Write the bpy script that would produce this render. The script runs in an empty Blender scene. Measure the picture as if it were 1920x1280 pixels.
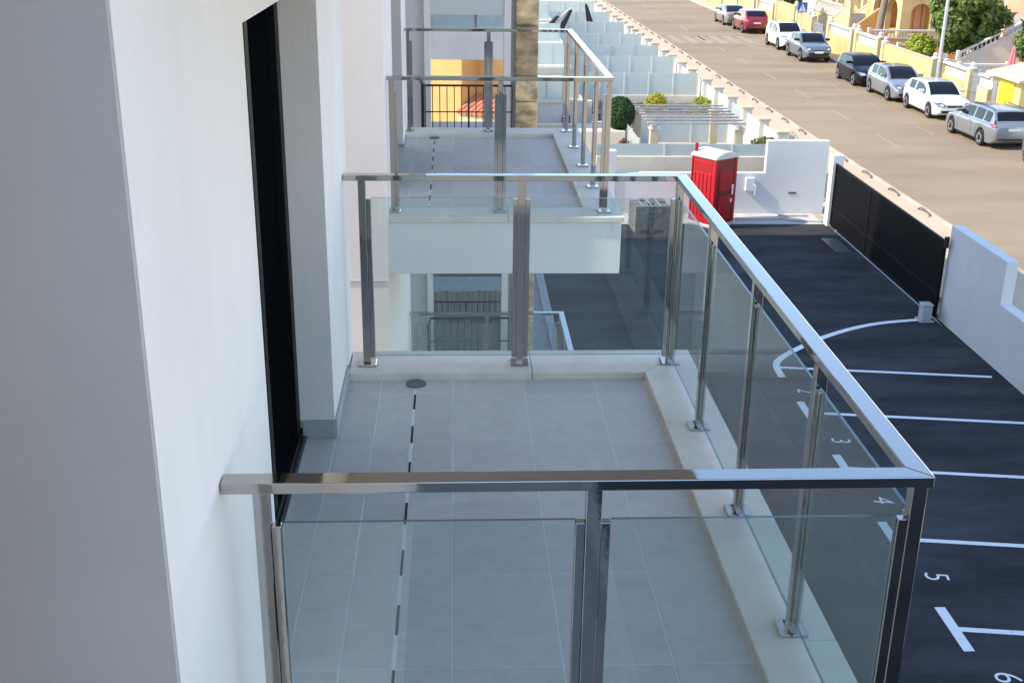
import bpy, bmesh, math, random
from mathutils import Vector, Matrix
from mathutils.bvhtree import BVHTree
random.seed(7)
R = math.radians
sc = bpy.context.scene
col = sc.collection

# ------------------------------------------------------------------ camera, sky, sun, exposure
CAMZ = 9.2
cam_d = bpy.data.cameras.new('camera'); cam = bpy.data.objects.new('camera', cam_d); col.objects.link(cam)
r0 = Vector((0.99887257, -0.04573082, 0.01273863))
r1 = Vector((-0.00436518, -0.35568412, -0.93459604))
r2 = Vector((0.04727077, 0.93348674, -0.35548274))
M = Matrix((r0, -r1, -r2)).transposed().to_4x4()
M.translation = (0, 0, CAMZ)
cam.matrix_world = M
cam_d.sensor_width = 36.0; cam_d.lens = 36.0*2204.565/1920
cam_d.clip_start = 0.05; cam_d.clip_end = 3000
sc.camera = cam

SUN = Vector((1.0, 0.12, -0.90)).normalized()          # travel direction of sunlight
el = math.asin(-SUN.z); rot = math.atan2(-SUN.x, -SUN.y)
w = bpy.data.worlds.new('World'); sc.world = w; w.use_nodes = True
nt = w.node_tree; nt.nodes.clear()
sky = nt.nodes.new('ShaderNodeTexSky'); sky.sky_type = 'NISHITA'; sky.sun_disc = False
sky.sun_elevation = el; sky.sun_rotation = rot; sky.air_density = 1.0; sky.dust_density = 0.0; sky.ozone_density = 1.6
bg = nt.nodes.new('ShaderNodeBackground'); bg.inputs[1].default_value = 0.15
wo = nt.nodes.new('ShaderNodeOutputWorld')
hs = nt.nodes.new('ShaderNodeHueSaturation'); hs.inputs['Saturation'].default_value = 0.95
nt.links.new(sky.outputs[0], hs.inputs['Color']); nt.links.new(hs.outputs[0], bg.inputs[0]); nt.links.new(bg.outputs[0], wo.inputs[0])
sd = bpy.data.lights.new('sun', 'SUN'); sd.energy = 2.3; sd.angle = R(0.53); sd.color = (1.0, 0.89, 0.74)
so = bpy.data.objects.new('sun', sd); col.objects.link(so)
so.rotation_euler = SUN.to_track_quat('-Z', 'Y').to_euler(); so.location = (-40, -10, 40)
vs = sc.view_settings
vs.view_transform = 'Standard'; vs.look = 'None'; vs.exposure = 1.68; vs.gamma = 1.0; vs.use_curve_mapping = False
sc.cycles.max_bounces = 12; sc.cycles.transparent_max_bounces = 24; sc.cycles.glossy_bounces = 6

# ------------------------------------------------------------------ materials
MATS = {}
def _new(name):
    m = bpy.data.materials.new(name); m.use_nodes = True; nt = m.node_tree
    b = nt.nodes['Principled BSDF']; MATS[name] = m
    return m, nt, b
def rgb(c): return (c[0], c[1], c[2], 1)
def mat(name, c, rough=0.6, metal=0.0, var=0.0, vscale=3.0, bump=0.0, bscale=60.0, spec=0.5, coat=0.0, dark=None, detail=6, rnd=0.0, stretch=None, rvar=0.0):
    m, nt, b = _new(name); L = nt.links; N = nt.nodes
    b.inputs['Base Color'].default_value = rgb(c); b.inputs['Roughness'].default_value = rough
    b.inputs['Metallic'].default_value = metal; b.inputs['Specular IOR Level'].default_value = spec
    b.inputs['Coat Weight'].default_value = coat; b.inputs['Coat Roughness'].default_value = 0.04
    geo = N.new('ShaderNodeNewGeometry'); pos = geo.outputs['Position']
    if stretch:
        mp = N.new('ShaderNodeMapping'); mp.inputs['Scale'].default_value = stretch
        L.new(pos, mp.inputs['Vector']); pos = mp.outputs['Vector']
    out = None
    if var or dark:
        n1 = N.new('ShaderNodeTexNoise'); n1.inputs['Scale'].default_value = vscale; n1.inputs['Detail'].default_value = detail
        n1.inputs['Roughness'].default_value = 0.62
        L.new(pos, n1.inputs['Vector'])
        rp = N.new('ShaderNodeMapRange'); rp.inputs[1].default_value = 0.32; rp.inputs[2].default_value = 0.68
        L.new(n1.outputs['Fac'], rp.inputs[0])
        mx = N.new('ShaderNodeMix'); mx.data_type = 'RGBA'
        lo = dark if dark else tuple(x*(1-var) for x in c)
        hi = tuple(min(1, x*(1+var)) for x in c)
        mx.inputs[6].default_value = rgb(lo); mx.inputs[7].default_value = rgb(hi)
        L.new(rp.outputs[0], mx.inputs[0]); out = mx.outputs[2]
        if rvar:
            rr = N.new('ShaderNodeMapRange'); rr.inputs[3].default_value = rough-rvar; rr.inputs[4].default_value = rough+rvar
            L.new(n1.outputs['Fac'], rr.inputs[0]); L.new(rr.outputs[0], b.inputs['Roughness'])
    if rnd:
        oi = N.new('ShaderNodeObjectInfo')
        hv = N.new('ShaderNodeHueSaturation')
        mr = N.new('ShaderNodeMapRange'); mr.inputs[3].default_value = 1-rnd; mr.inputs[4].default_value = 1+rnd
        L.new(oi.outputs['Random'], mr.inputs[0]); L.new(mr.outputs[0], hv.inputs['Value'])
        if out is None: hv.inputs['Color'].default_value = rgb(c)
        else: L.new(out, hv.inputs['Color'])
        out = hv.outputs[0]
    if out is not None: L.new(out, b.inputs['Base Color'])
    if bump:
        n2 = N.new('ShaderNodeTexNoise'); n2.inputs['Scale'].default_value = bscale; n2.inputs['Detail'].default_value = 4
        L.new(pos, n2.inputs['Vector'])
        bp = N.new('ShaderNodeBump'); bp.inputs['Strength'].default_value = bump; bp.inputs['Distance'].default_value = 0.01
        L.new(n2.outputs['Fac'], bp.inputs['Height']); L.new(bp.outputs[0], b.inputs['Normal'])
    return m

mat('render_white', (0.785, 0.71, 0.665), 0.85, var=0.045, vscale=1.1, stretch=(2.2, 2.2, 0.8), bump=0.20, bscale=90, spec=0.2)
mat('slab_white', (0.82, 0.785, 0.75), 0.85, var=0.04, vscale=1.5, bump=0.10, bscale=330, spec=0.2)
mat('render_grey_and_shade', (0.45, 0.415, 0.395), 0.85, var=0.05, vscale=1.5, bump=0.11, bscale=230, spec=0.2)  # grey render; also the painted shade on the near end wall
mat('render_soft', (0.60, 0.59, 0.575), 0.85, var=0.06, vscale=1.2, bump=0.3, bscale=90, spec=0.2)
mat('tile', (0.57, 0.515, 0.465), 0.55, var=0.075, vscale=14, bump=0.10, bscale=45, rnd=0.06, rvar=0.1, detail=9)
mat('grout', (0.72, 0.69, 0.655), 0.9)
mat('slot_black', (0.006, 0.006, 0.007), 0.7)
mat('drain_grey', (0.16, 0.165, 0.17), 0.4, metal=0.6)
mat('coping', (0.75, 0.665, 0.56), 0.6, var=0.08, vscale=5, bump=0.15, bscale=50, rnd=0.02, detail=8)
mat('kerb', (0.46, 0.37, 0.27), 0.85, var=0.15, vscale=2, rnd=0.08)
mat('skirting', (0.36, 0.365, 0.36), 0.55, var=0.1, vscale=9)
mat('black_frame', (0.004, 0.004, 0.005), 0.5, spec=0.12)
mat('dark_glass', (0.003, 0.004, 0.005), 0.3, spec=0.0)
mat('interior', (0.02, 0.02, 0.022), 0.9)
mat('black_metal', (0.012, 0.012, 0.013), 0.45, spec=0.4)
mat('gate_black', (0.006, 0.006, 0.007), 0.55, spec=0.12)
mat('asphalt_wall_strip', (0.30, 0.30, 0.30), 0.9, var=0.2, vscale=4)
mat('concrete', (0.44, 0.42, 0.39), 0.9, var=0.15, vscale=3, bump=0.3, bscale=30)
mat('concrete_dark', (0.24, 0.24, 0.235), 0.9, var=0.15, vscale=3, bump=0.3, bscale=30)
mat('paver', (0.12, 0.117, 0.114), 0.92, var=0.18, vscale=9, bump=0.4, bscale=60, rnd=0.16)
mat('boundary_white', (0.63, 0.615, 0.595), 0.85, var=0.05, vscale=0.8, bump=0.25, bscale=60, spec=0.2)
mat('toilet_red', (0.40, 0.004, 0.010), 0.38, var=0.10, vscale=3)
mat('toilet_dark', (0.18, 0.003, 0.007), 0.45)
mat('toilet_roof', (0.56, 0.525, 0.45), 0.5, var=0.06, vscale=3)
mat('plastic_white', (0.72, 0.72, 0.70), 0.45)
mat('plastic_grey', (0.42, 0.43, 0.44), 0.5)
mat('timber', (0.17, 0.14, 0.115), 0.8, var=0.3, vscale=5, stretch=(6, 6, 0.5), rnd=0.18, bump=0.2, bscale=30)
mat('pergola_wood', (0.30, 0.275, 0.25), 0.8, var=0.2, vscale=6, rnd=0.1)
mat('beige_wall', (0.62, 0.55, 0.44), 0.85, var=0.08, vscale=1.3, bump=0.2, bscale=50)
mat('cap_beige', (0.52, 0.42, 0.28), 0.8, var=0.1, vscale=3)
mat('yellow_wall', (0.59, 0.41, 0.17), 0.85, var=0.09, vscale=0.9, bump=0.2, bscale=40, rnd=0.05)
mat('cream_wall', (0.61, 0.475, 0.25), 0.85, var=0.07, vscale=0.9, bump=0.2, bscale=40)
mat('orange_wall', (0.62, 0.335, 0.11), 0.85, var=0.07, vscale=1.3, bump=0.2, bscale=40)
mat('terracotta', (0.50, 0.19, 0.10), 0.8, var=0.15, vscale=3, rnd=0.12)
mat('terracotta_wall', (0.60, 0.30, 0.18), 0.85, var=0.1, vscale=1)
mat('white_trim', (0.62, 0.58, 0.50), 0.7, var=0.05, vscale=3)
mat('gate_grey', (0.22, 0.225, 0.23), 0.5, var=0.1, vscale=4)
mat('door_yellow', (0.80, 0.62, 0.02), 0.4, var=0.06, vscale=3)
mat('gate_brown', (0.12, 0.085, 0.06), 0.6)
mat('galvanised', (0.50, 0.50, 0.49), 0.45, metal=0.5, var=0.1, vscale=6)
mat('sign_blue', (0.02, 0.10, 0.32), 0.4)
mat('sign_white', (0.78, 0.78, 0.78), 0.45)
mat('cloth_white', (0.78, 0.76, 0.72), 0.9, var=0.05, vscale=4)
mat('cloth_pink', (0.62, 0.19, 0.17), 0.9, var=0.08, vscale=5)
mat('cloth_black', (0.015, 0.015, 0.016), 0.85)
mat('rubber', (0.014, 0.014, 0.014), 0.85)
mat('rim', (0.62, 0.62, 0.63), 0.28, metal=0.85)
mat('rim_gap', (0.03, 0.03, 0.032), 0.6)
mat('car_glass', (0.008, 0.010, 0.012), 0.04, spec=0.28)
mat('headlight', (0.10, 0.105, 0.115), 0.12, metal=0.2, coat=1.0)
mat('lamp_lens', (0.75, 0.77, 0.80), 0.08, metal=0.5, coat=1.0)
mat('seam', (0.02, 0.02, 0.022), 0.7)
mat('taillight', (0.40, 0.015, 0.02), 0.15, coat=1.0)
mat('plate', (0.76, 0.76, 0.74), 0.5)
mat('plastic_black', (0.016, 0.016, 0.017), 0.6)
mat('bark', (0.22, 0.17, 0.125), 0.9, var=0.3, vscale=6, stretch=(3, 3, 12), bump=0.5, bscale=20)
mat('foliage_dark', (0.13, 0.185, 0.034), 0.6, var=0.55, vscale=1.6, rnd=0.0)
mat('foliage_yellow', (0.30, 0.34, 0.03), 0.6, var=0.35, vscale=2.5)
mat('foliage_gold', (0.40, 0.36, 0.02), 0.6, var=0.25, vscale=5)
mat('foliage_ball', (0.035, 0.075, 0.012), 0.65, var=0.4, vscale=4)
mat('foliage_olive', (0.13, 0.14, 0.04), 0.7, var=0.4, vscale=5)
mat('blossom', (0.55, 0.50, 0.42), 0.8, var=0.3, vscale=8)
mat('foliage_red', (0.16, 0.06, 0.045), 0.8, var=0.4, vscale=8)
mat('hoop_brown', (0.16, 0.11, 0.085), 0.6)
mat('stone_dark', (0.20, 0.18, 0.16), 0.9, var=0.4, vscale=2.0, bump=0.6, bscale=6, rnd=0.2)
for i, c in enumerate([(0.70, 0.49, 0.27), (0.52, 0.35, 0.19), (0.74, 0.55, 0.33)]):
    mat('cladding_%d' % i, c, 0.85, dark=tuple(x*0.35 for x in c), var=0.35, vscale=4.5, bump=0.6, bscale=14, detail=10, stretch=(1, 1, 1.7))

def mat_asphalt(name, c, patch, speck, dust, rough=0.85):
    m, nt, b = _new(name); L = nt.links; N = nt.nodes
    geo = N.new('ShaderNodeNewGeometry')
    mp = N.new('ShaderNodeMapping'); mp.inputs['Scale'].default_value = (0.35, 1.0, 1)
    L.new(geo.outputs['Position'], mp.inputs['Vector'])
    n1 = N.new('ShaderNodeTexNoise'); n1.inputs['Scale'].default_value = patch; n1.inputs['Detail'].default_value = 7; n1.inputs['Roughness'].default_value = 0.65
    L.new(mp.outputs[0], n1.inputs['Vector'])
    n2 = N.new('ShaderNodeTexNoise'); n2.inputs['Scale'].default_value = speck; n2.inputs['Detail'].default_value = 3
    L.new(geo.outputs['Position'], n2.inputs['Vector'])
    r1_ = N.new('ShaderNodeMapRange'); r1_.inputs[1].default_value = 0.40; r1_.inputs[2].default_value = 0.75
    L.new(n1.outputs['Fac'], r1_.inputs[0])
    mx = N.new('ShaderNodeMix'); mx.data_type = 'RGBA'; mx.inputs[6].default_value = rgb(c); mx.inputs[7].default_value = rgb(dust)
    L.new(r1_.outputs[0], mx.inputs[0])
    r2_ = N.new('ShaderNodeMapRange'); r2_.inputs[1].default_value = 0.25; r2_.inputs[2].default_value = 0.75; r2_.inputs[3].default_value = 0.72; r2_.inputs[4].default_value = 1.28
    L.new(n2.outputs['Fac'], r2_.inputs[0])
    m2 = N.new('ShaderNodeMix'); m2.data_type = 'RGBA'; m2.blend_type = 'MULTIPLY'; m2.inputs[0].default_value = 1
    L.new(mx.outputs[2], m2.inputs[6]); L.new(r2_.outputs[0], m2.inputs[7])
    L.new(m2.outputs[2], b.inputs['Base Color']); b.inputs['Roughness'].default_value = rough
    b.inputs['Specular IOR Level'].default_value = 0.3
    bp = N.new('ShaderNodeBump'); bp.inputs['Strength'].default_value = 0.5; bp.inputs['Distance'].default_value = 0.006
    L.new(n2.outputs['Fac'], bp.inputs['Height']); L.new(bp.outputs[0], b.inputs['Normal'])
    return m
mat_asphalt('asphalt', (0.014, 0.0145, 0.017), 0.9, 48, (0.058, 0.058, 0.061))
mat_asphalt('road', (0.29, 0.215, 0.135), 0.30, 60, (0.185, 0.137, 0.09), 0.9)
mat_asphalt('pavement', (0.50, 0.385, 0.26), 0.5, 18, (0.42, 0.32, 0.22), 0.9)
mat_asphalt('earth', (0.40, 0.33, 0.25), 0.3, 6, (0.32, 0.27, 0.2), 0.95)
mat_asphalt('garden_floor', (0.50, 0.46, 0.40), 0.6, 10, (0.40, 0.36, 0.31), 0.9)

def mat_paint_line(name, c, under, wear):
    m, nt, b = _new(name); L = nt.links; N = nt.nodes
    geo = N.new('ShaderNodeNewGeometry')
    n1 = N.new('ShaderNodeTexNoise'); n1.inputs['Scale'].default_value = 7; n1.inputs['Detail'].default_value = 9; n1.inputs['Roughness'].default_value = 0.75
    L.new(geo.outputs['Position'], n1.inputs['Vector'])
    r_ = N.new('ShaderNodeMapRange'); r_.inputs[1].default_value = wear; r_.inputs[2].default_value = wear+0.16
    L.new(n1.outputs['Fac'], r_.inputs[0])
    mx = N.new('ShaderNodeMix'); mx.data_type = 'RGBA'; mx.inputs[6].default_value = rgb(under); mx.inputs[7].default_value = rgb(c)
    L.new(r_.outputs[0], mx.inputs[0]); L.new(mx.outputs[2], b.inputs['Base Color']); b.inputs['Roughness'].default_value = 0.7
mat_paint_line('bay_paint', (0.74, 0.74, 0.74), (0.14, 0.14, 0.145), 0.26)
mat_paint_line('road_paint', (0.38, 0.295, 0.205), (0.28, 0.21, 0.14), 0.46)

def add_translucency(name, k):
    m = MATS[name]; nt = m.node_tree; N = nt.nodes; L = nt.links; b = N['Principled BSDF']
    tl = N.new('ShaderNodeBsdfTranslucent'); mx = N.new('ShaderNodeMixShader'); mx.inputs[0].default_value = k
    if b.inputs['Base Color'].links: L.new(b.inputs['Base Color'].links[0].from_socket, tl.inputs[0])
    else: tl.inputs[0].default_value = b.inputs['Base Color'].default_value
    L.new(b.outputs[0], mx.inputs[1]); L.new(tl.outputs[0], mx.inputs[2]); L.new(mx.outputs[0], N['Material Output'].inputs[0])
for n_ in ('foliage_dark', 'foliage_yellow', 'foliage_gold', 'foliage_ball', 'foliage_olive', 'foliage_red', 'blossom', 'cloth_white'): add_translucency(n_, 0.35)
def mat_steel():
    m, nt, b = _new('steel'); L = nt.links; N = nt.nodes
    b.inputs['Base Color'].default_value = (0.45, 0.43, 0.405, 1); b.inputs['Metallic'].default_value = 1
    geo = N.new('ShaderNodeNewGeometry')
    n1 = N.new('ShaderNodeTexNoise'); n1.inputs['Scale'].default_value = 14; n1.inputs['Detail'].default_value = 4
    L.new(geo.outputs['Position'], n1.inputs['Vector'])
    r_ = N.new('ShaderNodeMapRange'); r_.inputs[3].default_value = 0.02; r_.inputs[4].default_value = 0.07
    L.new(n1.outputs['Fac'], r_.inputs[0]); L.new(r_.outputs[0], b.inputs['Roughness'])
    bp = N.new('ShaderNodeBump'); bp.inputs['Strength'].default_value = 0.02; bp.inputs['Distance'].default_value = 0.01
    L.new(n1.outputs['Fac'], bp.inputs['Height']); L.new(bp.outputs[0], b.inputs['Normal'])
mat_steel()

def mat_glass(name, tint, refl_tint=(1, 1, 1)):
    m, nt, b = _new(name); L = nt.links; N = nt.nodes
    out = N['Material Output']; N.remove(b)
    tr = N.new('ShaderNodeBsdfTransparent'); tr.inputs[0].default_value = rgb(tint)
    tr2 = N.new('ShaderNodeBsdfTransparent')
    gl = N.new('ShaderNodeBsdfGlossy'); gl.inputs['Roughness'].default_value = 0.0; gl.inputs[0].default_value = rgb(refl_tint)
    fr = N.new('ShaderNodeFresnel'); fr.inputs[0].default_value = 1.9
    mx = N.new('ShaderNodeMixShader'); L.new(fr.outputs[0], mx.inputs[0]); L.new(tr.outputs[0], mx.inputs[1]); L.new(gl.outputs[0], mx.inputs[2])
    geo = N.new('ShaderNodeNewGeometry'); m2 = N.new('ShaderNodeMixShader')
    df = N.new('ShaderNodeBsdfDiffuse'); df.inputs[0].default_value = (0.62, 0.70, 0.69, 1)
    nz = N.new('ShaderNodeTexNoise'); nz.inputs['Scale'].default_value = 3.0; nz.inputs['Detail'].default_value = 6
    L.new(geo.outputs['Position'], nz.inputs['Vector'])
    vr = N.new('ShaderNodeMapRange'); vr.inputs[1].default_value = 0.3; vr.inputs[2].default_value = 0.7; vr.inputs[3].default_value = 0.03; vr.inputs[4].default_value = 0.06
    L.new(nz.outputs['Fac'], vr.inputs[0])
    md = N.new('ShaderNodeMixShader'); L.new(vr.outputs[0], md.inputs[0]); L.new(mx.outputs[0], md.inputs[1]); L.new(df.outputs[0], md.inputs[2]); mx = md
    L.new(geo.outputs['Backfacing'], m2.inputs[0]); L.new(mx.outputs[0], m2.inputs[1]); L.new(tr2.outputs[0], m2.inputs[2])
    L.new(m2.outputs[0], out.inputs[0])
mat_glass('glass', (0.77, 0.865, 0.85))
m_, nt_, b_ = _new('glass_edge'); b_.inputs['Base Color'].default_value = (0.10, 0.17, 0.16, 1); b_.inputs['Roughness'].default_value = 0.15

def mat_frosted():
    m, nt, b = _new('frosted'); L = nt.links; N = nt.nodes
    out = N['Material Output']
    b.inputs['Base Color'].default_value = (0.60, 0.635, 0.605, 1); b.inputs['Roughness'].default_value = 0.22
    tl = N.new('ShaderNodeBsdfTranslucent'); tl.inputs[0].default_value = (0.70, 0.74, 0.70, 1)
    mx = N.new('ShaderNodeMixShader'); mx.inputs[0].default_value = 0.5
    L.new(b.outputs[0], mx.inputs[1]); L.new(tl.outputs[0], mx.inputs[2]); L.new(mx.outputs[0], out.inputs[0])
mat_frosted()

def car_paint(name, c, metal=0.0):
    mat(name, c, 0.32 if metal else 0.28, metal=metal, coat=1.0, spec=0.5, var=0.02, vscale=2)
car_paint('paint_silver', (0.27, 0.275, 0.278), 0.5)
car_paint('paint_grey', (0.17, 0.182, 0.205), 0.5)
car_paint('paint_champagne', (0.32, 0.295, 0.255), 0.5)
car_paint('paint_white', (0.60, 0.59, 0.57))
mat('paint_black', (0.006, 0.0065, 0.010), 0.2, spec=0.35)
car_paint('paint_red', (0.24, 0.008, 0.016), 0.2)

# ------------------------------------------------------------------ mesh helpers
ORG = {}
def tag(o, label=None, cat=None, group=None, kind=None):
    if label: o['label'] = label
    if cat: o['category'] = cat
    if group: o['group'] = group
    if kind: o['kind'] = kind
    return o
def thing(name, label, cat, loc=(0, 0, 0), rz=0.0, group=None, kind=None):
    o = bpy.data.objects.new(name, None); col.objects.link(o)
    o.location = loc; o.rotation_euler = (0, 0, rz); o.empty_display_size = 0.2
    ORG[o] = Vector(loc)
    return tag(o, label, cat, group, kind)
def link(name, me, parent=None, loc=(0, 0, 0), rot=(0, 0, 0)):
    o = bpy.data.objects.new(name, me); col.objects.link(o)
    o.location = loc; o.rotation_euler = rot
    if parent is not None: o.parent = parent
    return o

class MB:
    def __init__(s): s.v = []; s.f = []; s.m = []
    def add(s, vs_, fs, mi=0):
        n = len(s.v); s.v += [Vector(p) for p in vs_]
        for f in fs: s.f.append([i+n for i in f]); s.m.append(mi)
        return s
    def box(s, x0, x1, y0, y1, z0, z1, mi=0):
        v = [(x, y, z) for z in (z0, z1) for y in (y0, y1) for x in (x0, x1)]
        return s.add(v, [(0, 2, 3, 1), (4, 5, 7, 6), (0, 1, 5, 4), (2, 6, 7, 3), (0, 4, 6, 2), (1, 3, 7, 5)], mi)
    def prism(s, poly, axis, a, b, mi=0):
        # poly is 2-D; axis 'x': (y,z) , 'y': (x,z), 'z': (x,y)
        def P(p, t):
            return (t, p[0], p[1]) if axis == 'x' else ((p[0], t, p[1]) if axis == 'y' else (p[0], p[1], t))
        n = len(poly); v = [P(p, a) for p in poly]+[P(p, b) for p in poly]
        fs = [list(range(n))[::-1], list(range(n, 2*n))]
        for i in range(n): j = (i+1) % n; fs.append((i, j, n+j, n+i))
        return s.add(v, fs, mi)
    def tube(s, pts, r, n=8, mi=0, caps=True):
        pts = [Vector(p) for p in pts]; rs = r if isinstance(r, (list, tuple)) else [r]*len(pts)
        base = len(s.v); prev = None
        for i, p in enumerate(pts):
            d = (pts[min(i+1, len(pts)-1)]-pts[max(i-1, 0)]).normalized()
            u = d.cross(Vector((0, 0, 1)) if abs(d.z) < 0.9 else Vector((1, 0, 0))).normalized() if prev is None else (prev-d*prev.dot(d)).normalized()
            prev = u; q = d.cross(u)
            for k in range(n):
                a = 2*math.pi*k/n; s.v.append(p+(u*math.cos(a)+q*math.sin(a))*rs[i])
        for i in range(len(pts)-1):
            for k in range(n):
                a = base+i*n+k; b = base+i*n+(k+1) % n
                s.f.append([a, b, b+n, a+n]); s.m.append(mi)
        if caps:
            s.f.append([base+k for k in range(n)][::-1]); s.m.append(mi)
            e = base+(len(pts)-1)*n; s.f.append([e+k for k in range(n)]); s.m.append(mi)
        return s
    def lathe(s, prof, c=(0, 0, 0), n=16, axis='z', mi=0):
        base = len(s.v); c = Vector(c)
        for (r, h) in prof:
            for k in range(n):
                a = 2*math.pi*k/n; x, y = r*math.cos(a), r*math.sin(a)
                s.v.append(c+(Vector((x, y, h)) if axis == 'z' else (Vector((h, x, y)) if axis == 'x' else Vector((x, h, y)))))
        for i in range(len(prof)-1):
            for k in range(n):
                a = base+i*n+k; b = base+i*n+(k+1) % n
                s.f.append([a, b, b+n, a+n]); s.m.append(mi)
        s.f.append([base+k for k in range(n)][::-1]); s.m.append(mi)
        e = base+(len(prof)-1)*n; s.f.append([e+k for k in range(n)]); s.m.append(mi)
        return s
    def xf(s, fn, start=0):
        for i in range(start, len(s.v)): s.v[i] = Vector(fn(s.v[i]))
        return s
    def mesh(s, name, mats, bevel=0.0, smooth=None, seg=1):
        me = bpy.data.meshes.new(name); me.from_pydata([tuple(p) for p in s.v], [], s.f)
        if not isinstance(mats, (list, tuple)): mats = [mats]
        for m in mats: me.materials.append(MATS[m])
        if len(mats) > 1: me.polygons.foreach_set('material_index', s.m)
        bm = bmesh.new(); bm.from_mesh(me)
        bmesh.ops.recalc_face_normals(bm, faces=bm.faces)
        if bevel:
            ed = [e for e in bm.edges if len(e.link_faces) == 2 and e.calc_face_angle(0) > 0.6]
            bmesh.ops.bevel(bm, geom=ed, offset=bevel, segments=seg, affect='EDGES', profile=0.5, clamp_overlap=True)
        bm.to_mesh(me); bm.free()
        if smooth is not None:
            me.polygons.foreach_set('use_smooth', [True]*len(me.polygons))
            me.set_sharp_from_angle(angle=R(smooth))
        me.update(); return me
    def build(s, name, mats, parent=None, bevel=0.0, smooth=None, local=False, seg=1):
        o_ = Vector((0, 0, 0))
        if not local:
            if parent is not None: o_ = ORG.get(parent, Vector((0, 0, 0)))
            else:
                xs = [p.x for p in s.v]; ys = [p.y for p in s.v]; zs = [p.z for p in s.v]
                o_ = Vector(((min(xs)+max(xs))/2, (min(ys)+max(ys))/2, min(zs)))
            s.v = [p-o_ for p in s.v]
        me = s.mesh(name, mats, bevel, smooth, seg)
        ob = link(name, me, parent, tuple(o_) if parent is None else (0, 0, 0))
        ORG[ob] = o_ if parent is None or not local else ORG.get(parent, Vector((0, 0, 0)))
        return ob
def copy_tree(o, parent=None, off=Vector((0, 0, 0)), first=True):
    c = o.copy(); col.objects.link(c); c.parent = parent
    if first: c.location = o.location+off; ORG[c] = ORG[o]+off
    for ch in list(o.children): copy_tree(ch, c, off, False)
    return c

# street frame: the street runs 0.75 degrees off the building line
SL = 0.013
def SX(u, y): return u-SL*(y-45)
SROT = math.atan(SL)
def shear(p): return (p[0]-SL*(p[1]-45), p[1], p[2])

# ------------------------------------------------------------------ the setting: ground, road, pavements
tag(MB().box(-400, 400, -300, 600, -1.0, -0.012).build('ground', 'earth'), kind='structure')
lot = tag(MB().box(2.25, 11.42, -20, 34.0, -0.2, 0.0).build('parking_lot', 'asphalt'), kind='structure')
tag(MB().box(-12, 2.05, -20, 36, -0.2, -0.002).build('building_paving', 'concrete_dark'), kind='structure')
tag(MB().box(2.05, 2.25, -20, 33.2, -0.2, 0.06).build('lot_kerb', 'asphalt_wall_strip', bevel=0.01), kind='structure')
tag(MB().box(2.25, 11.1, 34.0, 35.3, -0.2, -0.002).build('concrete_apron', 'concrete'), kind='structure')
rd = MB().box(14.70, 23.1, -60, 420, -0.2, -0.004); rd.xf(shear); road = tag(rd.build('road', 'road'), kind='structure')
pv = MB().box(11.30, 14.52, 35.6, 420, -0.2, 0.10); pv.xf(shear); tag(pv.build('pavement_near_side', 'pavement'), kind='structure')
pv = MB().box(11.62, 14.52, -60, 35.6, -0.2, 0.10); pv.xf(shear); tag(pv.build('pavement_by_gate', 'pavement'), kind='structure')
kb = tag(bpy.data.objects.new('kerb', None), kind='structure'); col.objects.link(kb); ORG[kb] = Vector((0, 0, 0))
y = 20.0
while y < 118:
    b_ = MB().box(14.525, 14.70, y+0.006, y+1.0-0.006, -0.2, 0.125); b_.xf(shear); b_.build('kerb_stone', 'kerb', kb, bevel=0.02)
    y += 1.0
kb2 = tag(bpy.data.objects.new('kerb_far_side', None), kind='structure'); col.objects.link(kb2); ORG[kb2] = Vector((0, 0, 0))
y = 44.0
while y < 118:
    b_ = MB().box(23.1, 23.28, y+0.006, y+1.0-0.006, -0.2, 0.125); b_.xf(shear); b_.build('kerb_stone', 'concrete', kb2, bevel=0.02)
    y += 1.0
pv = MB().box(23.285, 24.6, -60, 420, -0.2, 0.10); pv.xf(shear); tag(pv.build('pavement_far_side', 'pavement'), kind='structure')
tag(MB().box(-6, 10.6, 36.2, 118, -0.2, 0.0).build('garden_paving', 'garden_floor'), kind='structure')
pv = MB().box(24.6, 60, -60, 420, -0.2, 0.05); pv.xf(shear); tag(pv.build('villa_plots', 'earth'), kind='structure')

# markings on the parking lot (children of the lot)
def strip(pts, wd, z):
    pts = [Vector((p[0], p[1])) for p in pts]; L_ = []; R_ = []
    for i, p in enumerate(pts):
        d = (pts[min(i+1, len(pts)-1)]-pts[max(i-1, 0)]).normalized(); n = Vector((-d.y, d.x))*wd/2
        L_.append(p+n); R_.append(p-n)
    v = [(p.x, p.y, z) for p in L_]+[(p.x, p.y, z) for p in R_]; n = len(pts)
    return MB().add(v, [(i, n+i, n+i+1, i+1) for i in range(n-1)])
ys0 = [22.56, 20.25, 17.93, 15.55, 13.17, 10.8, 8.4]
for i, y0 in enumerate(ys0):
    x1 = 11.05
    strip([(6.76, y0), (x1, y0-0.135*(x1-6.7))], 0.105, 0.004).build('bay_line', 'bay_paint', lot)
    if i: strip([(6.70, y0+0.52), (6.70, y0-0.50)], 0.15, 0.008).build('bay_end_mark', 'bay_paint', lot)
def spline(P, n=10):
    out = []
    for i in range(len(P)-1):
        a, b, c, d = P[max(i-1, 0)], P[i], P[i+1], P[min(i+2, len(P)-1)]
        for k in range(n):
            t = k/n
            out.append(tuple(0.5*((2*b[j])+(-a[j]+c[j])*t+(2*a[j]-5*b[j]+4*c[j]-d[j])*t*t+(-a[j]+3*b[j]-3*c[j]+d[j])*t**3) for j in range(len(b))))
    out.append(tuple(P[-1])); return out
strip(spline([(10.94, 25.48), (9.9, 25.25), (9.08, 24.89), (8.2, 24.3), (7.51, 23.69), (6.95, 23.1), (6.72, 22.65), (6.68, 22.02)], 6), 0.15, 0.008).build('bay_curve', 'bay_paint', lot)
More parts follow.
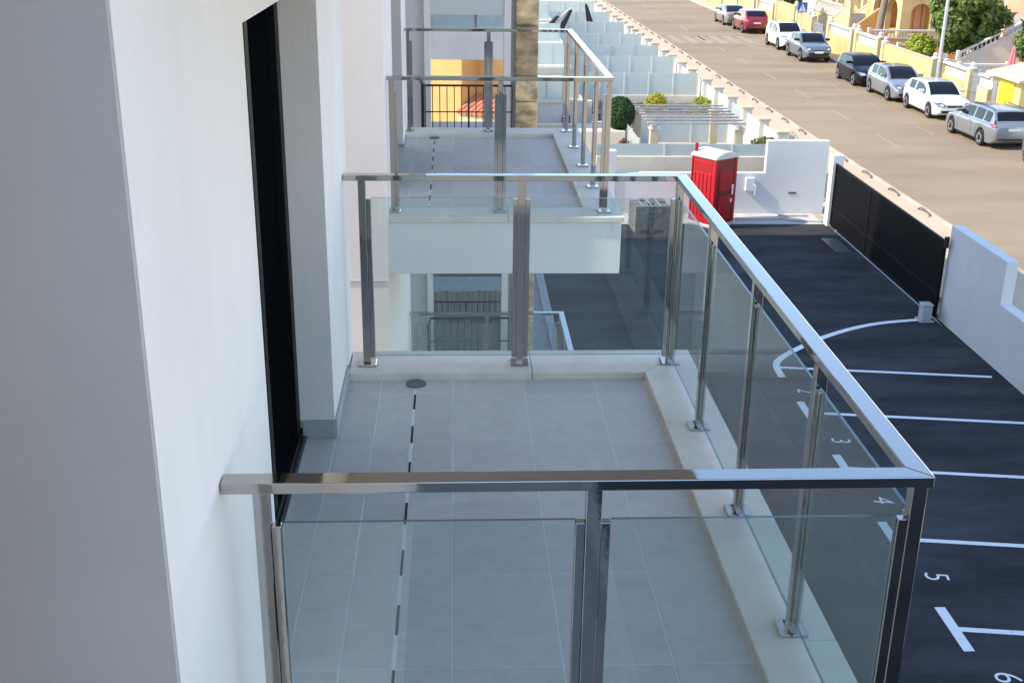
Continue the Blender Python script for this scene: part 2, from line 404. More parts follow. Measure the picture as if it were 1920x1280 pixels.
dg = bpy.context.evaluated_depsgraph_get()
for ch, yy in (('2', 21.3), ('3', 19.02), ('4', 16.77), ('5', 14.47), ('6', 12.11)):
    cu = bpy.data.curves.new('bay_number', 'FONT'); cu.body = ch; cu.size = 0.50; cu.align_x = 'CENTER'; cu.align_y = 'CENTER'; cu.offset = -0.004
    t_ = bpy.data.objects.new('tmp', cu); col.objects.link(t_); bpy.context.view_layer.update()
    me = bpy.data.meshes.new_from_object(t_.evaluated_get(bpy.context.evaluated_depsgraph_get()))
    bpy.data.objects.remove(t_)
    me.materials.clear(); me.materials.append(MATS['bay_paint'])
    o = link('bay_number', me, lot, rot=(0, 0, R(-90-7.5)))
    o.location = Vector((6.95, yy, 0.004))-ORG[lot]
# gate plate, inspection cover, gate rail on the asphalt
MB().box(10.55, 11.0, 31.0, 32.4, 0.001, 0.012).build('inspection_cover', 'drain_grey', lot)
MB().box(10.25, 10.75, 23.05, 23.6, 0.001, 0.006).build('inspection_cover', 'asphalt', lot)

# road markings
for k in range(12):
    y0 = 45.6+6.05*k
    b_ = MB().box(17.54, 17.66, y0, y0+2.6, -0.003, 0.001); b_.xf(shear); b_.build('lane_dash', 'road_paint', road)
    b_ = MB().box(20.02, 20.10, y0+2.6, y0+4.6, -0.003, 0.001); b_.xf(shear); b_.build('parking_dash', 'road_paint', road)
for k in range(6):
    b_ = MB().box(15.4+k*0.98, 15.9+k*0.98, 80.2, 84.6, -0.003, 0.001); b_.xf(shear); b_.build('crossing_stripe', 'road_paint', road)

# ------------------------------------------------------------------ apartment blocks
ROOF = 14.3
FZ = CAMZ-2.52                # balcony floor level
def make_block():
    t = thing('apartment_block', 'white apartment block nearest the viewer with black balcony door', 'building', (-0.6, 4.3, 0), group='white apartment blocks')
    b = MB()
    b.box(-9.6, -0.6, 2.15, 3.45, 0, ROOF); b.box(-9.6, -0.6, 5.3, 6.39, 0, ROOF)
    b.box(-9.6, -1.6, 3.45, 5.3, 0, ROOF); b.box(-1.6, -0.6, 3.45, 5.3, 8.85, ROOF); b.box(-1.6, -0.6, 3.45, 5.3, 0, FZ-0.02)
    b.build('wall', 'render_white', t)
    # recess door
    d = MB()
    for (y0, y1) in ((3.46, 3.54), (4.33, 4.41), (4.42, 4.50), (5.19, 5.29)): d.box(-0.86, -0.765, y0, y1, FZ+0.03, 8.84)
    d.box(-0.87, -0.755, 3.451, 5.299, 8.76, 8.849); d.box(-0.87, -0.755, 3.451, 5.299, FZ+0.002, FZ+0.055)
    dd = d.build('balcony_door', 'black_frame', t, bevel=0.003)
    for (y0, y1) in ((3.53, 4.34), (4.49, 5.20)): MB().box(-0.825, -0.80, y0, y1, FZ+0.05, 8.77).build('pane', 'dark_glass', dd)
    MB().box(-1.3, -0.95, 3.45, 5.3, FZ-0.018, 8.849).build('room_interior', 'interior', t)
    MB().box(-0.754, -0.597, 3.452, 5.287, FZ-0.015, FZ+0.0005).build('threshold_tile', 'tile', t)
    MB().box(-0.750, -0.735, 3.452, 5.287, FZ+0.0008, FZ+0.016).build('threshold_strip', 'drain_grey', t)
    MB().box(-0.754, -0.60, 5.288, 5.2995, FZ+0.001, FZ+0.095).build('skirting', 'skirting', t)
    MB().box(-0.5995, -0.589, 5.30, 6.02, FZ+0.001, FZ+0.095).build('skirting', 'skirting', t)
    MB().box(-0.5995, -0.589, 2.86, 3.45, FZ+0.001, FZ+0.095).build('skirting', 'skirting', t)
    MB().box(-1.3, -0.62, 2.143, 2.1495, CAMZ-2.895, CAMZ-2.885).build('wall_joint', 'render_grey_and_shade', t)
    MB().box(-0.599, 1.345, 2.52, 6.35, FZ+2.76, FZ+3.2).build('upper_balcony', 'render_white', t, bevel=0.006)
    return t
blk = make_block()

def make_balcony(z=FZ):
    t = thing('balcony', 'nearest balcony with grey tiled floor and stone edge', 'balcony', (0.4, 4.4, z-0.6), group='balconies of the white blocks')
    s = MB(); s.box(-0.60, 1.335, 2.55, 6.35, z-0.44, z-0.0062); s.build('slab', 'slab_white', t, bevel=0.006)
    MB().box(-0.5985, 1.05, 2.84, 6.03, z-0.0061, z-0.0010).build('grout_bed', 'grout', t)
    cols_ = [-0.594, -0.41, -0.222, -0.018, 0.37, 0.76, 1.049]
    rows_ = [2.845, 3.43, 4.03, 4.63, 5.23, 5.83, 6.026]
    for i in range(len(cols_)-1):
        for j in range(len(rows_)-1):
            x0, x1, y0, y1 = cols_[i]+0.0022, cols_[i+1]-0.0022, rows_[j]+0.0022, rows_[j+1]-0.0022
            if i == 1: x1 -= 0.006
            if i == 2: x0 += 0.006
            MB().box(x0, x1, y0, y1, z-0.012, z+random.uniform(-0.0006, 0.0006)).build('tile', 'tile', t, bevel=0.0012)
    MB().box(-0.2285, -0.2155, 2.85, 5.90, z-0.012, z-0.0008).build('drain_channel', 'plastic_white', t)
    for k in range(8):
        y1 = 5.82-0.4*k; MB().box(-0.2275, -0.2165, y1-0.19, y1, z-0.006, z+0.0012).build('drain_slot', 'slot_black', t)
    MB().lathe([(0.0, 0.0), (0.055, 0.0), (0.055, 0.006), (0.050, 0.008), (0.0, 0.008)], (-0.222, 5.965, z+0.0015), 24).build('drain_cover', 'drain_grey', t, smooth=30)
    # coping stones, mitred at the inner corners
    ct, cb = z+0.04, z-0.006
    def stone(poly): MB().prism(poly, 'z', cb+0.0002, ct).build('coping_stone', 'coping', t, bevel=0.005, seg=2)
    xs = [-0.594, 0.42, 1.05]
    g = 0.0012
    stone([(-0.594, 6.03), (0.42-g, 6.03), (0.42-g, 6.37), (-0.594, 6.37)])
    stone([(0.42+g, 6.03), (1.05, 6.03), (1.355-g, 6.37), (0.42+g, 6.37)])
    stone([(1.05, 6.03-g), (1.05, 4.7+g), (1.355, 4.7+g), (1.355, 6.37-g)])
    stone([(1.05, 4.7-g), (1.05, 3.5+g), (1.355, 3.5+g), (1.355, 4.7-g)])
    stone([(1.05, 3.5-g), (1.05, 2.84+g), (1.355, 2.53+g), (1.355, 3.5-g)])
    stone([(1.05, 2.84), (0.42+g, 2.84), (0.42+g, 2.53), (1.355-g, 2.53)])
    stone([(0.42-g, 2.84), (-0.594, 2.84), (-0.594, 2.53), (0.42-g, 2.53)])
    return t
bal = make_balcony()

def make_railing(z=FZ):
    t = thing('balcony_railing', 'polished steel and glass railing around the nearest balcony', 'railing', (0.4, 4.4, z+0.04), group='steel and glass balcony railings')
    top = CAMZ-1.398-FZ+z; bot = top-0.030; hw = 0.030
    PX, YF, YB, XL = 1.21, 2.70, 6.17, -0.597
    # three mitred runs of handrail
    def run(poly): return MB().prism(poly, 'z', bot, top).build('handrail', 'steel', t, bevel=0.0025, seg=2)
    e = 0.0004
    run([(XL, YF-hw), (PX+hw-e, YF-hw), (PX-hw-e, YF+hw), (XL, YF+hw)])
    run([(PX+hw, YF-hw+e), (PX+hw, YB+hw-e), (PX-hw, YB-hw-e), (PX-hw, YF+hw+e)])
    run([(PX+hw-e, YB+hw), (XL, YB+hw), (XL, YB-hw), (PX-hw-e, YB-hw)])
    posts = [(-0.50, YF), (0.355, YF), (PX, YF), (PX, 3.565), (PX, 4.435), (PX, 5.30), (PX, YB), (0.355, YB), (-0.50, YB)]
    cb = z+0.04
    for i, (x, y) in enumerate(posts):
        p = MB().box(x-0.02, x+0.02, y-0.02, y+0.02, cb+0.010, bot+0.0005).build('post', 'steel', t, bevel=0.002)
        pl = MB().box(x-0.052, x+0.052, y-0.052, y+0.052, cb+0.0005, cb+0.012).build('base_plate', 'steel', p, bevel=0.004)
        gt = CAMZ-1.53-FZ+z; gb = cb+0.045
        def chan(x0, x1, y0, y1): MB().box(x0, x1, y0, y1, gb-0.005, gt-0.001).build('glass_channel', 'steel', p, bevel=0.002)
        front, right, back = y == YF, x == PX, y == YB
        if front or back:
            if x < PX: chan(x+0.0203, x+0.046, y-0.014, y+0.013)
            if x > -0.4: chan(x-0.046, x-0.0203, y-0.014, y+0.013)
        if right:
            if y > YF: chan(x-0.013, x+0.013, y-0.046, y-0.0203)
            if y < YB: chan(x-0.013, x+0.013, y+0.0203, y+0.046)
    gt = CAMZ-1.525-FZ+z; gb = cb+0.05
    def pane(x0, x1, y0, y1):
        b = MB().box(x0, x1, y0, y1, gb, gt); b.m = [1, 1, 0, 0, 0, 0]
        if x1-x0 < y1-y0: b.m = [1, 1, 1, 1, 0, 0]
        else: b.m = [1, 1, 0, 0, 1, 1]
        b.build('glass_panel', ['glass', 'glass_edge'], t)
    for y in (YF, YB):
        pane(-0.453, 0.308, y-0.005, y+0.005); pane(0.402, PX-0.047, y-0.005, y+0.005)
    ys = [YF, 3.565, 4.435, 5.30, YB]
    for a, b in zip(ys[:-1], ys[1:]): pane(PX-0.005, PX+0.005, a+0.047, b-0.047)
    return t
rail = make_railing()

OFF = Vector((0, 6.60, 0.066))
blkB = copy_tree(blk, None, Vector((0.063, 6.80, 0))); blkB['label'] = 'second white apartment block, its sunlit end wall across the gap'
balB = copy_tree(bal, None, OFF); balB['label'] = 'farther balcony on the second block, with pale slab edge'
railB = copy_tree(rail, None, OFF); 
for ch in list(railB.children):
    if ch.name.startswith('glass_panel'): bpy.data.objects.remove(ch)
railB['label'] = 'steel post railing of the farther balcony, its glass not fitted'
OFF2 = OFF+Vector((0, 0, -3.17))
balC = copy_tree(bal, None, OFF2); balC['label'] = 'lower balcony below the farther one, seen through near glass'
railC = copy_tree(rail, None, OFF2); railC['label'] = 'steel railing of the lower balcony, seen through near glass'

MB().box(-1.29, -0.6005, 2.128, 2.1425, 0, ROOF).build('end_wall_shade', 'render_grey_and_shade', blk)  # grey sheet paints the narrow gap's shade onto the white end wall
# the viewer's own block and the link behind it
t = thing('viewer_block', 'white block the viewer stands on, left of the balcony door wall', 'building', (-1, -6, 0))
MB().box(-9.6, -1.3, -16, 2.10, 0, ROOF).build('wall', 'render_white', t)
b = MB().box(-1.299, -0.68, -16, 1.45, 0, ROOF); b.build('shading_wing', 'render_white', t)  # unseen wing, drawn forward to keep light off the near end wall
MB().box(-0.63, 1.4, -6.5, 0.35, 7.0, 7.55).build('own_balcony', 'concrete', t, bevel=0.006)

# ------------------------------------------------------------------ stair tower and hidden block behind it
t = thing('rear_block', 'white block in shade behind the stair tower', 'building', (-3, 22, 0))
MB().box(-9.6, -0.95, 13.6, 19.0, 0, ROOF).build('wall', 'render_white', t)
MB().box(-5.0, -0.95, 19.0, 28.2, 0, ROOF).build('wall', 'render_white', t)
MB().box(-5.0, -0.95, 28.2, 31.3, 0, 11.0).build('wall', 'render_white', t)
YT = 15.5
t = thing('stair_tower', 'open stair tower with white columns and deep beam', 'stair tower', (0.2, YT, 0))
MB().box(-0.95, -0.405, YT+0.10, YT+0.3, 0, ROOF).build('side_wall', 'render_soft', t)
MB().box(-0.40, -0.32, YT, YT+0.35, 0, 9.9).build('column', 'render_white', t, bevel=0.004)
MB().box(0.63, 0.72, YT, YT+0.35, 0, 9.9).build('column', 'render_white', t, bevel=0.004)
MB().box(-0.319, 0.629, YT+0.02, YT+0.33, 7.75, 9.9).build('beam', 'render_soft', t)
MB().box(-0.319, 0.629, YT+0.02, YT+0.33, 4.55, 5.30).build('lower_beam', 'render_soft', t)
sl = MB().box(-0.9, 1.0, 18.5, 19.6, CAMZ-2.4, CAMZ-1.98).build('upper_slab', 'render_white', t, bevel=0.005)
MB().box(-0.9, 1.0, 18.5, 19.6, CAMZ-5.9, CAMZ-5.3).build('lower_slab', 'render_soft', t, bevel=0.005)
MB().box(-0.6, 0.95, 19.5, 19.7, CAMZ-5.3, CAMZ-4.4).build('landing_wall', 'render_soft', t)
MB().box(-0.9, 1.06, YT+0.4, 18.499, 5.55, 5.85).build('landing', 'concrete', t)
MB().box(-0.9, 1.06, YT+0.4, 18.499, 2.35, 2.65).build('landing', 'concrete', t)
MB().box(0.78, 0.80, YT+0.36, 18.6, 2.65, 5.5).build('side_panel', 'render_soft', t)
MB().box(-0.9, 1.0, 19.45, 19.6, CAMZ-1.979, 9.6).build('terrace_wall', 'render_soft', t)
MB().box(-0.62, 1.0, 18.9, 18.912, CAMZ-1.975, CAMZ-1.1).build('terrace_glass', 'glass', t)
MB().box(0.30, 0.345, 18.86, 18.89, CAMZ-1.979, CAMZ-1.1).build('terrace_post', 'steel', t)
# stone clad pillar
p = thing('stone_pillar', 'tall pillar clad in rough brown stone blocks', 'pillar', (0.93, YT+0.1, 0))
MB().box(0.80, 1.06, YT+0.02, YT+0.4, 0, 9.9).build('core', 'render_grey_and_shade', p)
z = 0.0; k = 0
while z < 9.8:
    h = [0.34, 0.66, 0.33, 0.64, 0.36, 0.5][k % 6]
    MB().box(0.785+random.uniform(-.004, .004), 1.075+random.uniform(-.006, .006), YT-0.03+random.uniform(-.006, .006), YT+0.42, z+0.004, min(z+h, 9.9)-0.004).build('stone_block', 'cladding_%d' % [0, 1, 0, 2, 1, 2, 0][k % 7], p, bevel=0.008)
    z += h; k += 1
MB().box(0.722, 0.784, YT+0.05, YT+0.35, 0, 9.9).build('return_wall', 'render_grey_and_shade', p)

def bar_railing(label, zt, x0, x1, y, zb, ret=None):
    t = thing('bar_railing', label, 'railing', ((x0+x1)/2, y, zb), group='black bar railings of the stair tower')
    for zz, h in ((zt-0.02, 0.025), (zt-0.36, 0.012), (zb+0.06, 0.02)): MB().box(x0, x1, y-0.012, y+0.012, zz-h/2, zz+h/2).build('horizontal_rail', 'black_metal', t)
    n = int((x1-x0)/0.092)
    for i in range(n+1):
        x = x0+(x1-x0)*i/n; wd = 0.012 if i == n//2 else 0.006
        MB().box(x-wd, x+wd, y-0.007, y+0.007, zb, zt-0.03).build('bar', 'black_metal', t)
    if ret:
        MB().tube([(x0, y, zt-0.02), (x0-0.02, y-ret, zt+0.22)], 0.014, 6).build('handrail', 'black_metal', t)
        for k in range(1, int(ret/0.3)+1):
            yy = y-0.3*k; MB().box(x0-0.02, x0-0.006, yy-0.006, yy+0.006, zb, zt-0.02+0.22*0.3*k/ret).build('bar', 'black_metal', t)
    return t
bar_railing('black bar railing on the upper landing of the stair tower', CAMZ-2.31, -0.39, 0.74, YT-0.06, CAMZ-3.32, 1.3)
bar_railing('black bar railing with sloping handrail on the lower landing', CAMZ-5.51, -0.36, 0.40, YT-0.06, CAMZ-6.52, 1.0)
bar_railing('short black bar railing right of the lower landing', CAMZ-5.51, 0.47, 0.73, YT-0.06, CAMZ-6.52)
bar_railing('thin black railing above the timber fence', CAMZ-6.30, -0.42, 0.74, 18.45, CAMZ-7.0)
f = thing('timber_fence', 'weathered timber board fence behind the stair tower', 'fence', (0.2, 21.5, 0))
x = -0.75; k = 0
while x < 1.15:
    MB().box(x, x+0.095, 21.5, 21.525, 0.05, 2.05+random.uniform(-.02, .02)).build('board', 'timber', f); x += 0.104
MB().box(-0.75, 1.15, 21.527, 21.56, 0.4, 0.5).build('batten', 'timber', f)

# orange house beyond the stair tower
t = thing('orange_house', 'sunlit orange house seen through the stair tower', 'house', (0.3, 41, 0), R(-34))
def loc_build(b, n, m, t, **k): return b.build(n, m, t, local=True, **k)
loc_build(MB().box(-3.0, -0.10, 0.0, 2.0, 0, 6.2), 'wall', 'orange_wall', t)
loc_build(MB().box(-0.099, 1.7, 1.0, 2.0, 0, 5.6), 'rear_wall', 'orange_wall', t)
loc_build(MB().box(0.5, 1.1, 0.95, 0.999, 3.9, 5.1), 'window', 'white_trim', t)
for k in range(8):
    x = 0.02+0.21*k
    loc_build(MB().tube([(x, 0.98, 2.55), (x, -0.35, 2.15)], 0.10, 8), 'roof_tile', 'terracotta', t, smooth=40)
loc_build(MB().box(-0.09, 1.65, -0.25, -0.1, 0, 2.05), 'porch_wall', 'cream_wall', t)

# ------------------------------------------------------------------ boundary wall, gate and the things in the yard
YW = 35.28
t = thing('boundary_wall', 'white boundary wall behind the red toilet, stepped high on the right', 'wall', (8, YW, 0))
b = MB().prism([(4.9, -0.1), (11.44, -0.1), (11.44, 2.27), (9.52, 2.27), (9.52, 1.27), (4.9, 1.27)], 'y', YW, YW+0.22); b.build('wall', 'boundary_white', t, bevel=0.012)
MB().box(4.45, 4.899, YW-0.04, YW+0.26, 0, 1.95).build('end_pier', 'boundary_white', t, bevel=0.012)
t = thing('side_boundary_wall', 'white boundary wall right of the black gate, stepping down', 'wall', (11.4, 20, 0))
b = MB().prism([(-20, -0.1), (25.5, -0.1), (25.5, 2.28), (22.65, 2.28), (22.65, 1.36), (-20, 1.36)], 'x', 11.3, 11.56); b.build('wall', 'boundary_white', t, bevel=0.012)
tag(MB().box(11.1, 11.42, 33.72, 34.05, 0, 2.15).build('gate_post', 'boundary_white', bevel=0.012), 'square white post at the far end of the gate', 'post')
g = thing('sliding_gate', 'long black metal sliding gate of vertical bars', 'gate', (11.2, 29.6, 0))
GX = 11.20; y0, y1, zb, zt = 25.45, 33.68, 0.07, 1.92
for zz in (zb+0.04, 0.62, zt-0.03): MB().box(GX-0.03, GX+0.03, y0, y1, zz-0.03, zz+0.03).build('frame_rail', 'gate_black', g, bevel=0.004)
for yy in (y0+0.04, (y0+y1)/2+1.0, y1-0.04): MB().box(GX-0.034, GX+0.034, yy-0.03, yy+0.03, zb, zt+0.002).build('frame_post', 'gate_black', g, bevel=0.004)
n = 92
bar = MB().box(-0.012, 0.012, -0.032, 0.032, 0, zt-zb-0.06).mesh('bar', 'gate_black')
for i in range(n):
    yy = y0+0.08+(y1-y0-0.16)*i/(n-1); o = link('bar', bar, g); o.location = Vector((GX, yy, zb+0.03))-ORG[g]
MB().box(GX+0.014, GX+0.018, y0+0.06, y1-0.06, zb+0.05, zt-0.05).build('backing_sheet', 'gate_black', g)
for yy in (y0+0.6, y1-0.6): MB().lathe([(0.0, -0.02), (0.06, -0.02), (0.06, 0.02), (0.0, 0.02)], (GX, yy, 0.06), 16, 'x').build('wheel', 'galvanised', g, smooth=30)
MB().box(GX-0.05, GX+0.05, y0-0.06, y0+0.0, zt-0.16, zt+0.10).build('end_stop', 'black_metal', g)
tag(MB().box(GX-0.02, GX+0.02, 25.0, 34.0, 0.001, 0.02).build('gate_track', 'drain_grey'), 'thin steel track on the asphalt under the gate', 'track')
t = thing('gate_motor', 'small pale grey gate motor box at the near end of gate', 'motor', (10.95, 25.45, 0))
MB().box(10.83, 11.07, 25.32, 25.58, 0.02, 0.36).build('housing', 'plastic_grey', t, bevel=0.03, seg=2)
MB().box(10.82, 11.08, 25.31, 25.59, 0.361, 0.42).build('lid', 'plastic_grey', t, bevel=0.025, seg=2)
MB().box(10.78, 11.12, 25.27, 25.63, 0.0, 0.02).build('base', 'concrete', t)
# meter box
t = thing('meter_box', 'small white meter box fixed to the boundary wall', 'box', (9.05, YW, 0.75))
MB().box(8.92, 9.20, YW-0.10, YW-0.001, 0.72, 1.14).build('case', 'plastic_white', t, bevel=0.01)
MB().box(8.945, 9.175, YW-0.106, YW-0.1005, 0.745, 1.115).build('door', 'plastic_white', t)
MB().tube([(9.16, YW-0.10, 0.95), (9.22, YW-0.16, 0.90), (9.20, YW-0.15, 0.62)], 0.012, 6).build('cable', 'plastic_white', t)
tag(MB().box(10.3, 10.55, YW-0.014, YW-0.001, 0.62, 0.68).build('wall_vent', 'gate_brown', bevel=0.004), 'small dark slot vent low on the boundary wall', 'vent')
# debris boards on the apron
for i, (x, y, a, l) in enumerate([(9.3, 34.55, 4, 1.5), (10.6, 34.35, -9, 1.1), (10.4, 34.95, 2, 0.9)]):
    t_ = thing('loose_plank', ['long pale plank lying in the toilet shadow', 'pale plank lying beside the gate post', 'short pale plank lying against the boundary wall'][i], 'plank', (x, y, 0.0), R(a), 'planks by the boundary wall')
    loc_build(MB().box(-l/2, l/2, -0.09, 0.09, 0.0, 0.05), 'board', 'concrete', t_, bevel=0.005)

# portable toilet
t = thing('portable_toilet', 'red portable toilet cabin with white domed roof', 'toilet', (7.55, 33.40, 0.0), R(36))
S_ = 0.95
tb = MB(); tb.box(0.02, S_-0.02, 0.02, S_-0.02, 0.10, 2.06); loc_build(tb, 'cabin', 'toilet_red', t, bevel=0.03, seg=2)
loc_build(MB().box(-0.02, S_+0.02, -0.02, S_+0.02, 0.0, 0.10), 'base', 'plastic_grey', t, bevel=0.015)
rf = MB(); prof = []
nx = 10
for i in range(nx+1):
    a = i/nx; prof.append((-0.03+a*(S_+0.06), 2.07+0.03+0.15*math.sin(math.pi*a)**0.7))
poly = [(-0.03, 2.05)]+prof+[(S_+0.03, 2.05)]
rf.prism(poly, 'y', -0.03, S_+0.03); loc_build(rf, 'roof', 'toilet_roof', t, bevel=0.012, smooth=30)
dr = loc_build(MB().box(0.13, S_-0.13, 0.000, 0.018, 0.16, 1.98), 'door', 'toilet_dark', t, bevel=0.008)
for z0, z1 in ((0.28, 0.95), (1.10, 1.72)): loc_build(MB().box(0.2, S_-0.2, -0.012, -0.0005, z0, z1), 'door_panel', 'toilet_red', dr, bevel=0.006)
loc_build(MB().box(0.74, 0.82, -0.030, -0.0125, 0.95, 1.25), 'handle', 'plastic_white', dr, bevel=0.006)
loc_build(MB().box(0.72, 0.80, -0.016, -0.0125, 0.72, 0.84), 'sticker', 'plastic_white', dr)
for x0, x1 in ((0.0, 0.12), (S_-0.12, S_)): loc_build(MB().box(x0, x1, -0.012, 0.06, 0.12, 2.045), 'corner_post', 'toilet_red', t, bevel=0.012)
for y0_, y1_ in ((0.9, S_),): loc_build(MB().box(-0.012, 0.06, y0_, y1_, 0.12, 2.045), 'corner_post', 'toilet_red', t, bevel=0.012)
for k in range(5): loc_build(MB().box(0.0, 0.02, 0.16+0.155*k, 0.25+0.155*k, 0.3, 1.6), 'side_rib', 'toilet_red', t, bevel=0.008)
for k in range(6): loc_build(MB().box(0.004, 0.02, 0.16, 0.86, 1.68+0.045*k, 1.70+0.045*k), 'vent_slot', 'toilet_red', t)
loc_build(MB().tube([(0.12, 0.9, 1.9), (0.12, 0.9, 2.42)], 0.05, 10), 'vent_pipe', 'toilet_red', t, smooth=40)

# pallet of pavers
t = thing('paver_stack', 'pallet of grey paving blocks stacked by the boundary wall', 'pavers', (5.68, 33.45, 0), R(3), None)
pm = MB().box(-0.098, 0.098, -0.098, 0.098, 0, 0.074).mesh('paver', 'paver', bevel=0.006)
for k in range(9):
    for i in range(5):
        for j in range(5):
            if 0 < i < 4 and 0 < j < 4 and k < 8: continue
            if k == 8 and random.random() < 0.15: continue
            o = link('paver', pm, t); o.location = ((i-2)*0.203+random.uniform(-.007, .007), (j-2)*0.203+random.uniform(-.007, .007), 0.12+k*0.0765); o.rotation_euler = (0, 0, random.uniform(-.02, .02))
for i in range(3): loc_build(MB().box(-0.5+i*0.42, -0.34+i*0.42, -0.5, 0.5, 0, 0.095), 'pallet_bearer', 'timber', t)
loc_build(MB().box(-0.52, 0.52, -0.5, 0.5, 0.096, 0.118), 'pallet_deck', 'timber', t)
for i in range(3): loc_build(MB().box(-0.3+i*0.26, -0.28+i*0.26, -0.515, 0.515, 0.809, 0.811), 'strap', 'plastic_grey', t)

# ------------------------------------------------------------------ foliage helper
def leaves(name, m, parent, blobs, n, size, local=False, seed=1, aspect=0.55, hollow=0.35):
    rg = random.Random(seed); b = MB(); tot = sum(r[0]*r[1]*r[2] for _, r in blobs)
    for (c, r) in blobs:
        k = int(n*r[0]*r[1]*r[2]/tot)
        for _ in range(k):
            while True:
                p = Vector((rg.uniform(-1, 1), rg.uniform(-1, 1), rg.uniform(-1, 1)))
                l = p.length
                if hollow < l < 1: break
            q = Vector(c)+Vector((p.x*r[0], p.y*r[1], p.z*r[2]))
            nrm = (p.normalized()+Vector((rg.gauss(0, .6), rg.gauss(0, .6), rg.gauss(0, .6)+.25))).normalized()
            u = nrm.cross(Vector((rg.gauss(0, 1), rg.gauss(0, 1), rg.gauss(0, 1)))).normalized(); v = nrm.cross(u)
            s = size*rg.uniform(0.6, 1.35); u = u*s; v = v*s*aspect
            i = len(b.v)
            b.v += [q-u, q+v*0.9-u*0.15, q+u+nrm*s*0.15, q-v*0.9-u*0.15]; b.f.append([i, i+1, i+2, i+3]); b.m.append(0)
    me = bpy.data.meshes.new(name)
    o_ = Vector((0, 0, 0)) if local or parent is None else ORG[parent]
    me.from_pydata([tuple(p-o_) for p in b.v], [], b.f); me.materials.append(MATS[m]); me.update()
    return link(name, me, parent)
def blobs_in(c, R_, n, rr, seed):
    rg = random.Random(seed); out = []
    for _ in range(n):
        while True:
            p = Vector((rg.uniform(-1, 1), rg.uniform(-1, 1), rg.uniform(-1, 1)))
            if p.length < 1: break
        s = rg.uniform(*rr)
        out.append((Vector(c)+Vector((p.x*R_[0], p.y*R_[1], p.z*R_[2])), (s, s, s*0.8)))
    return out
def shrub(name, label, m, c, R_, n, size, seed, group=None, stem='bark', nb=14, dense=True):
    t = thing(name, label, 'shrub', (c[0], c[1], c[2]-R_[2]), group=group)
    b = blobs_in(c, [r*0.62 for r in R_], nb, (min(R_)*0.32, min(R_)*0.5), seed)
    if dense: b.append((Vector(c), [r*0.8 for r in R_]))
    leaves('foliage', m, t, b if nb else [(Vector(c), R_)], n, size, seed=seed, hollow=0.35 if nb else 0.82)
    MB().tube([(c[0], c[1], c[2]-R_[2]-0.25), (c[0]+.03, c[1], c[2])], [0.05, 0.03], 6).build('stem', stem, t)
    return t
def tree(label, base, trunk_h, c, R_, m, n, size, seed, lean=(0, 0)):
    t = thing('garden_tree', label, 'tree', base)
    top = Vector((base[0]+lean[0], base[1]+lean[1], base[2]+trunk_h))
    tk = MB().tube([base, (base[0]+lean[0]*.4, base[1]+lean[1]*.4, base[2]+trunk_h*.5), top], [0.17, 0.13, 0.10], 8)
    rg = random.Random(seed)
    for k in range(7):
        d = Vector((rg.uniform(-1, 1)*R_[0], rg.uniform(-1, 1)*R_[1], rg.uniform(0, 1)*R_[2]))*0.7
        e = Vector(c)+d; tk.tube([top, top.lerp(e, .5)+Vector((0, 0, .15)), e], [0.075, 0.05, 0.02], 6)
    tk.build('trunk', 'bark', t, smooth=50)
    leaves('crown', m, t, blobs_in(c, [r*0.78 for r in R_], 46, (min(R_)*0.22, min(R_)*0.40), seed), n, size, seed=seed, hollow=0.5)
    return t

# ------------------------------------------------------------------ gardens on the near side of the street
def partition(i, y, x0, x1, zb, zt, label, posts=1.12, base='beige_wall', zlow=0.0):
    t = thing('garden_partition', label, 'garden wall', ((x0+x1)/2, y, 0), group='frosted glass garden partitions')
    MB().box(x0, x1, y-0.10, y+0.10, zlow, zb).build('base_wall', base, t, bevel=0.01)
    n = max(1, round((x1-x0)/posts)); st = (x1-x0)/n
    for k in range(n+1):
        x = x0+st*k; MB().box(x-0.032, x+0.032, y-0.03, y+0.03, zb+0.0005, zt+0.02).build('post', 'white_trim' if i != 3 else 'plastic_grey', t)
    for k in range(n):
        MB().box(x0+st*k+0.034, x0+st*(k+1)-0.034, y-0.006, y+0.006, zb+0.012, zt).build('glass_panel', 'frosted', t)
    return t
PY = [36.35, 51.6, 57.2, 61.7, 66.9, 73.4, 80.0, 88.0]
PL = ['low frosted glass garden partition right behind the red toilet', 'frosted glass partition behind the pergola garden', 'frosted glass garden partition, second beyond the pergola',
      'frosted glass garden partition with dark posts, third beyond the pergola', 'frosted glass garden partition, fourth beyond the pergola', 'frosted glass garden partition beside the dark folded parasol',
      'frosted glass garden partition just beyond the dark parasol', 'farthest frosted glass garden partition at the top of the view']
partition(0, PY[0], 4.4, SX(10.72, 36.3), 1.57, 1.95, PL[0], 1.85)
for i in range(1, 8):
    partition(i, PY[i], 5.2 if i < 3 else 5.6, SX(10.65, PY[i]), 1.06, 2.0, PL[i], 1.12, zlow=0.0)
# stone retaining wall under the second partition
t = thing('stone_retaining_wall', 'dark dry stone retaining wall behind the pergola', 'wall', (8, 51.3, 0))
rg = random.Random(3)
for rz in range(3):
    x = 5.0
    while x < 10.5:
        l = rg.uniform(0.3, 0.6)
        MB().box(x, min(x+l-0.02, 10.6), 51.12+rg.uniform(-.05, .05), 51.48, rz*0.27, rz*0.27+0.255).build('stone', 'stone_dark', t, bevel=0.03); x += l
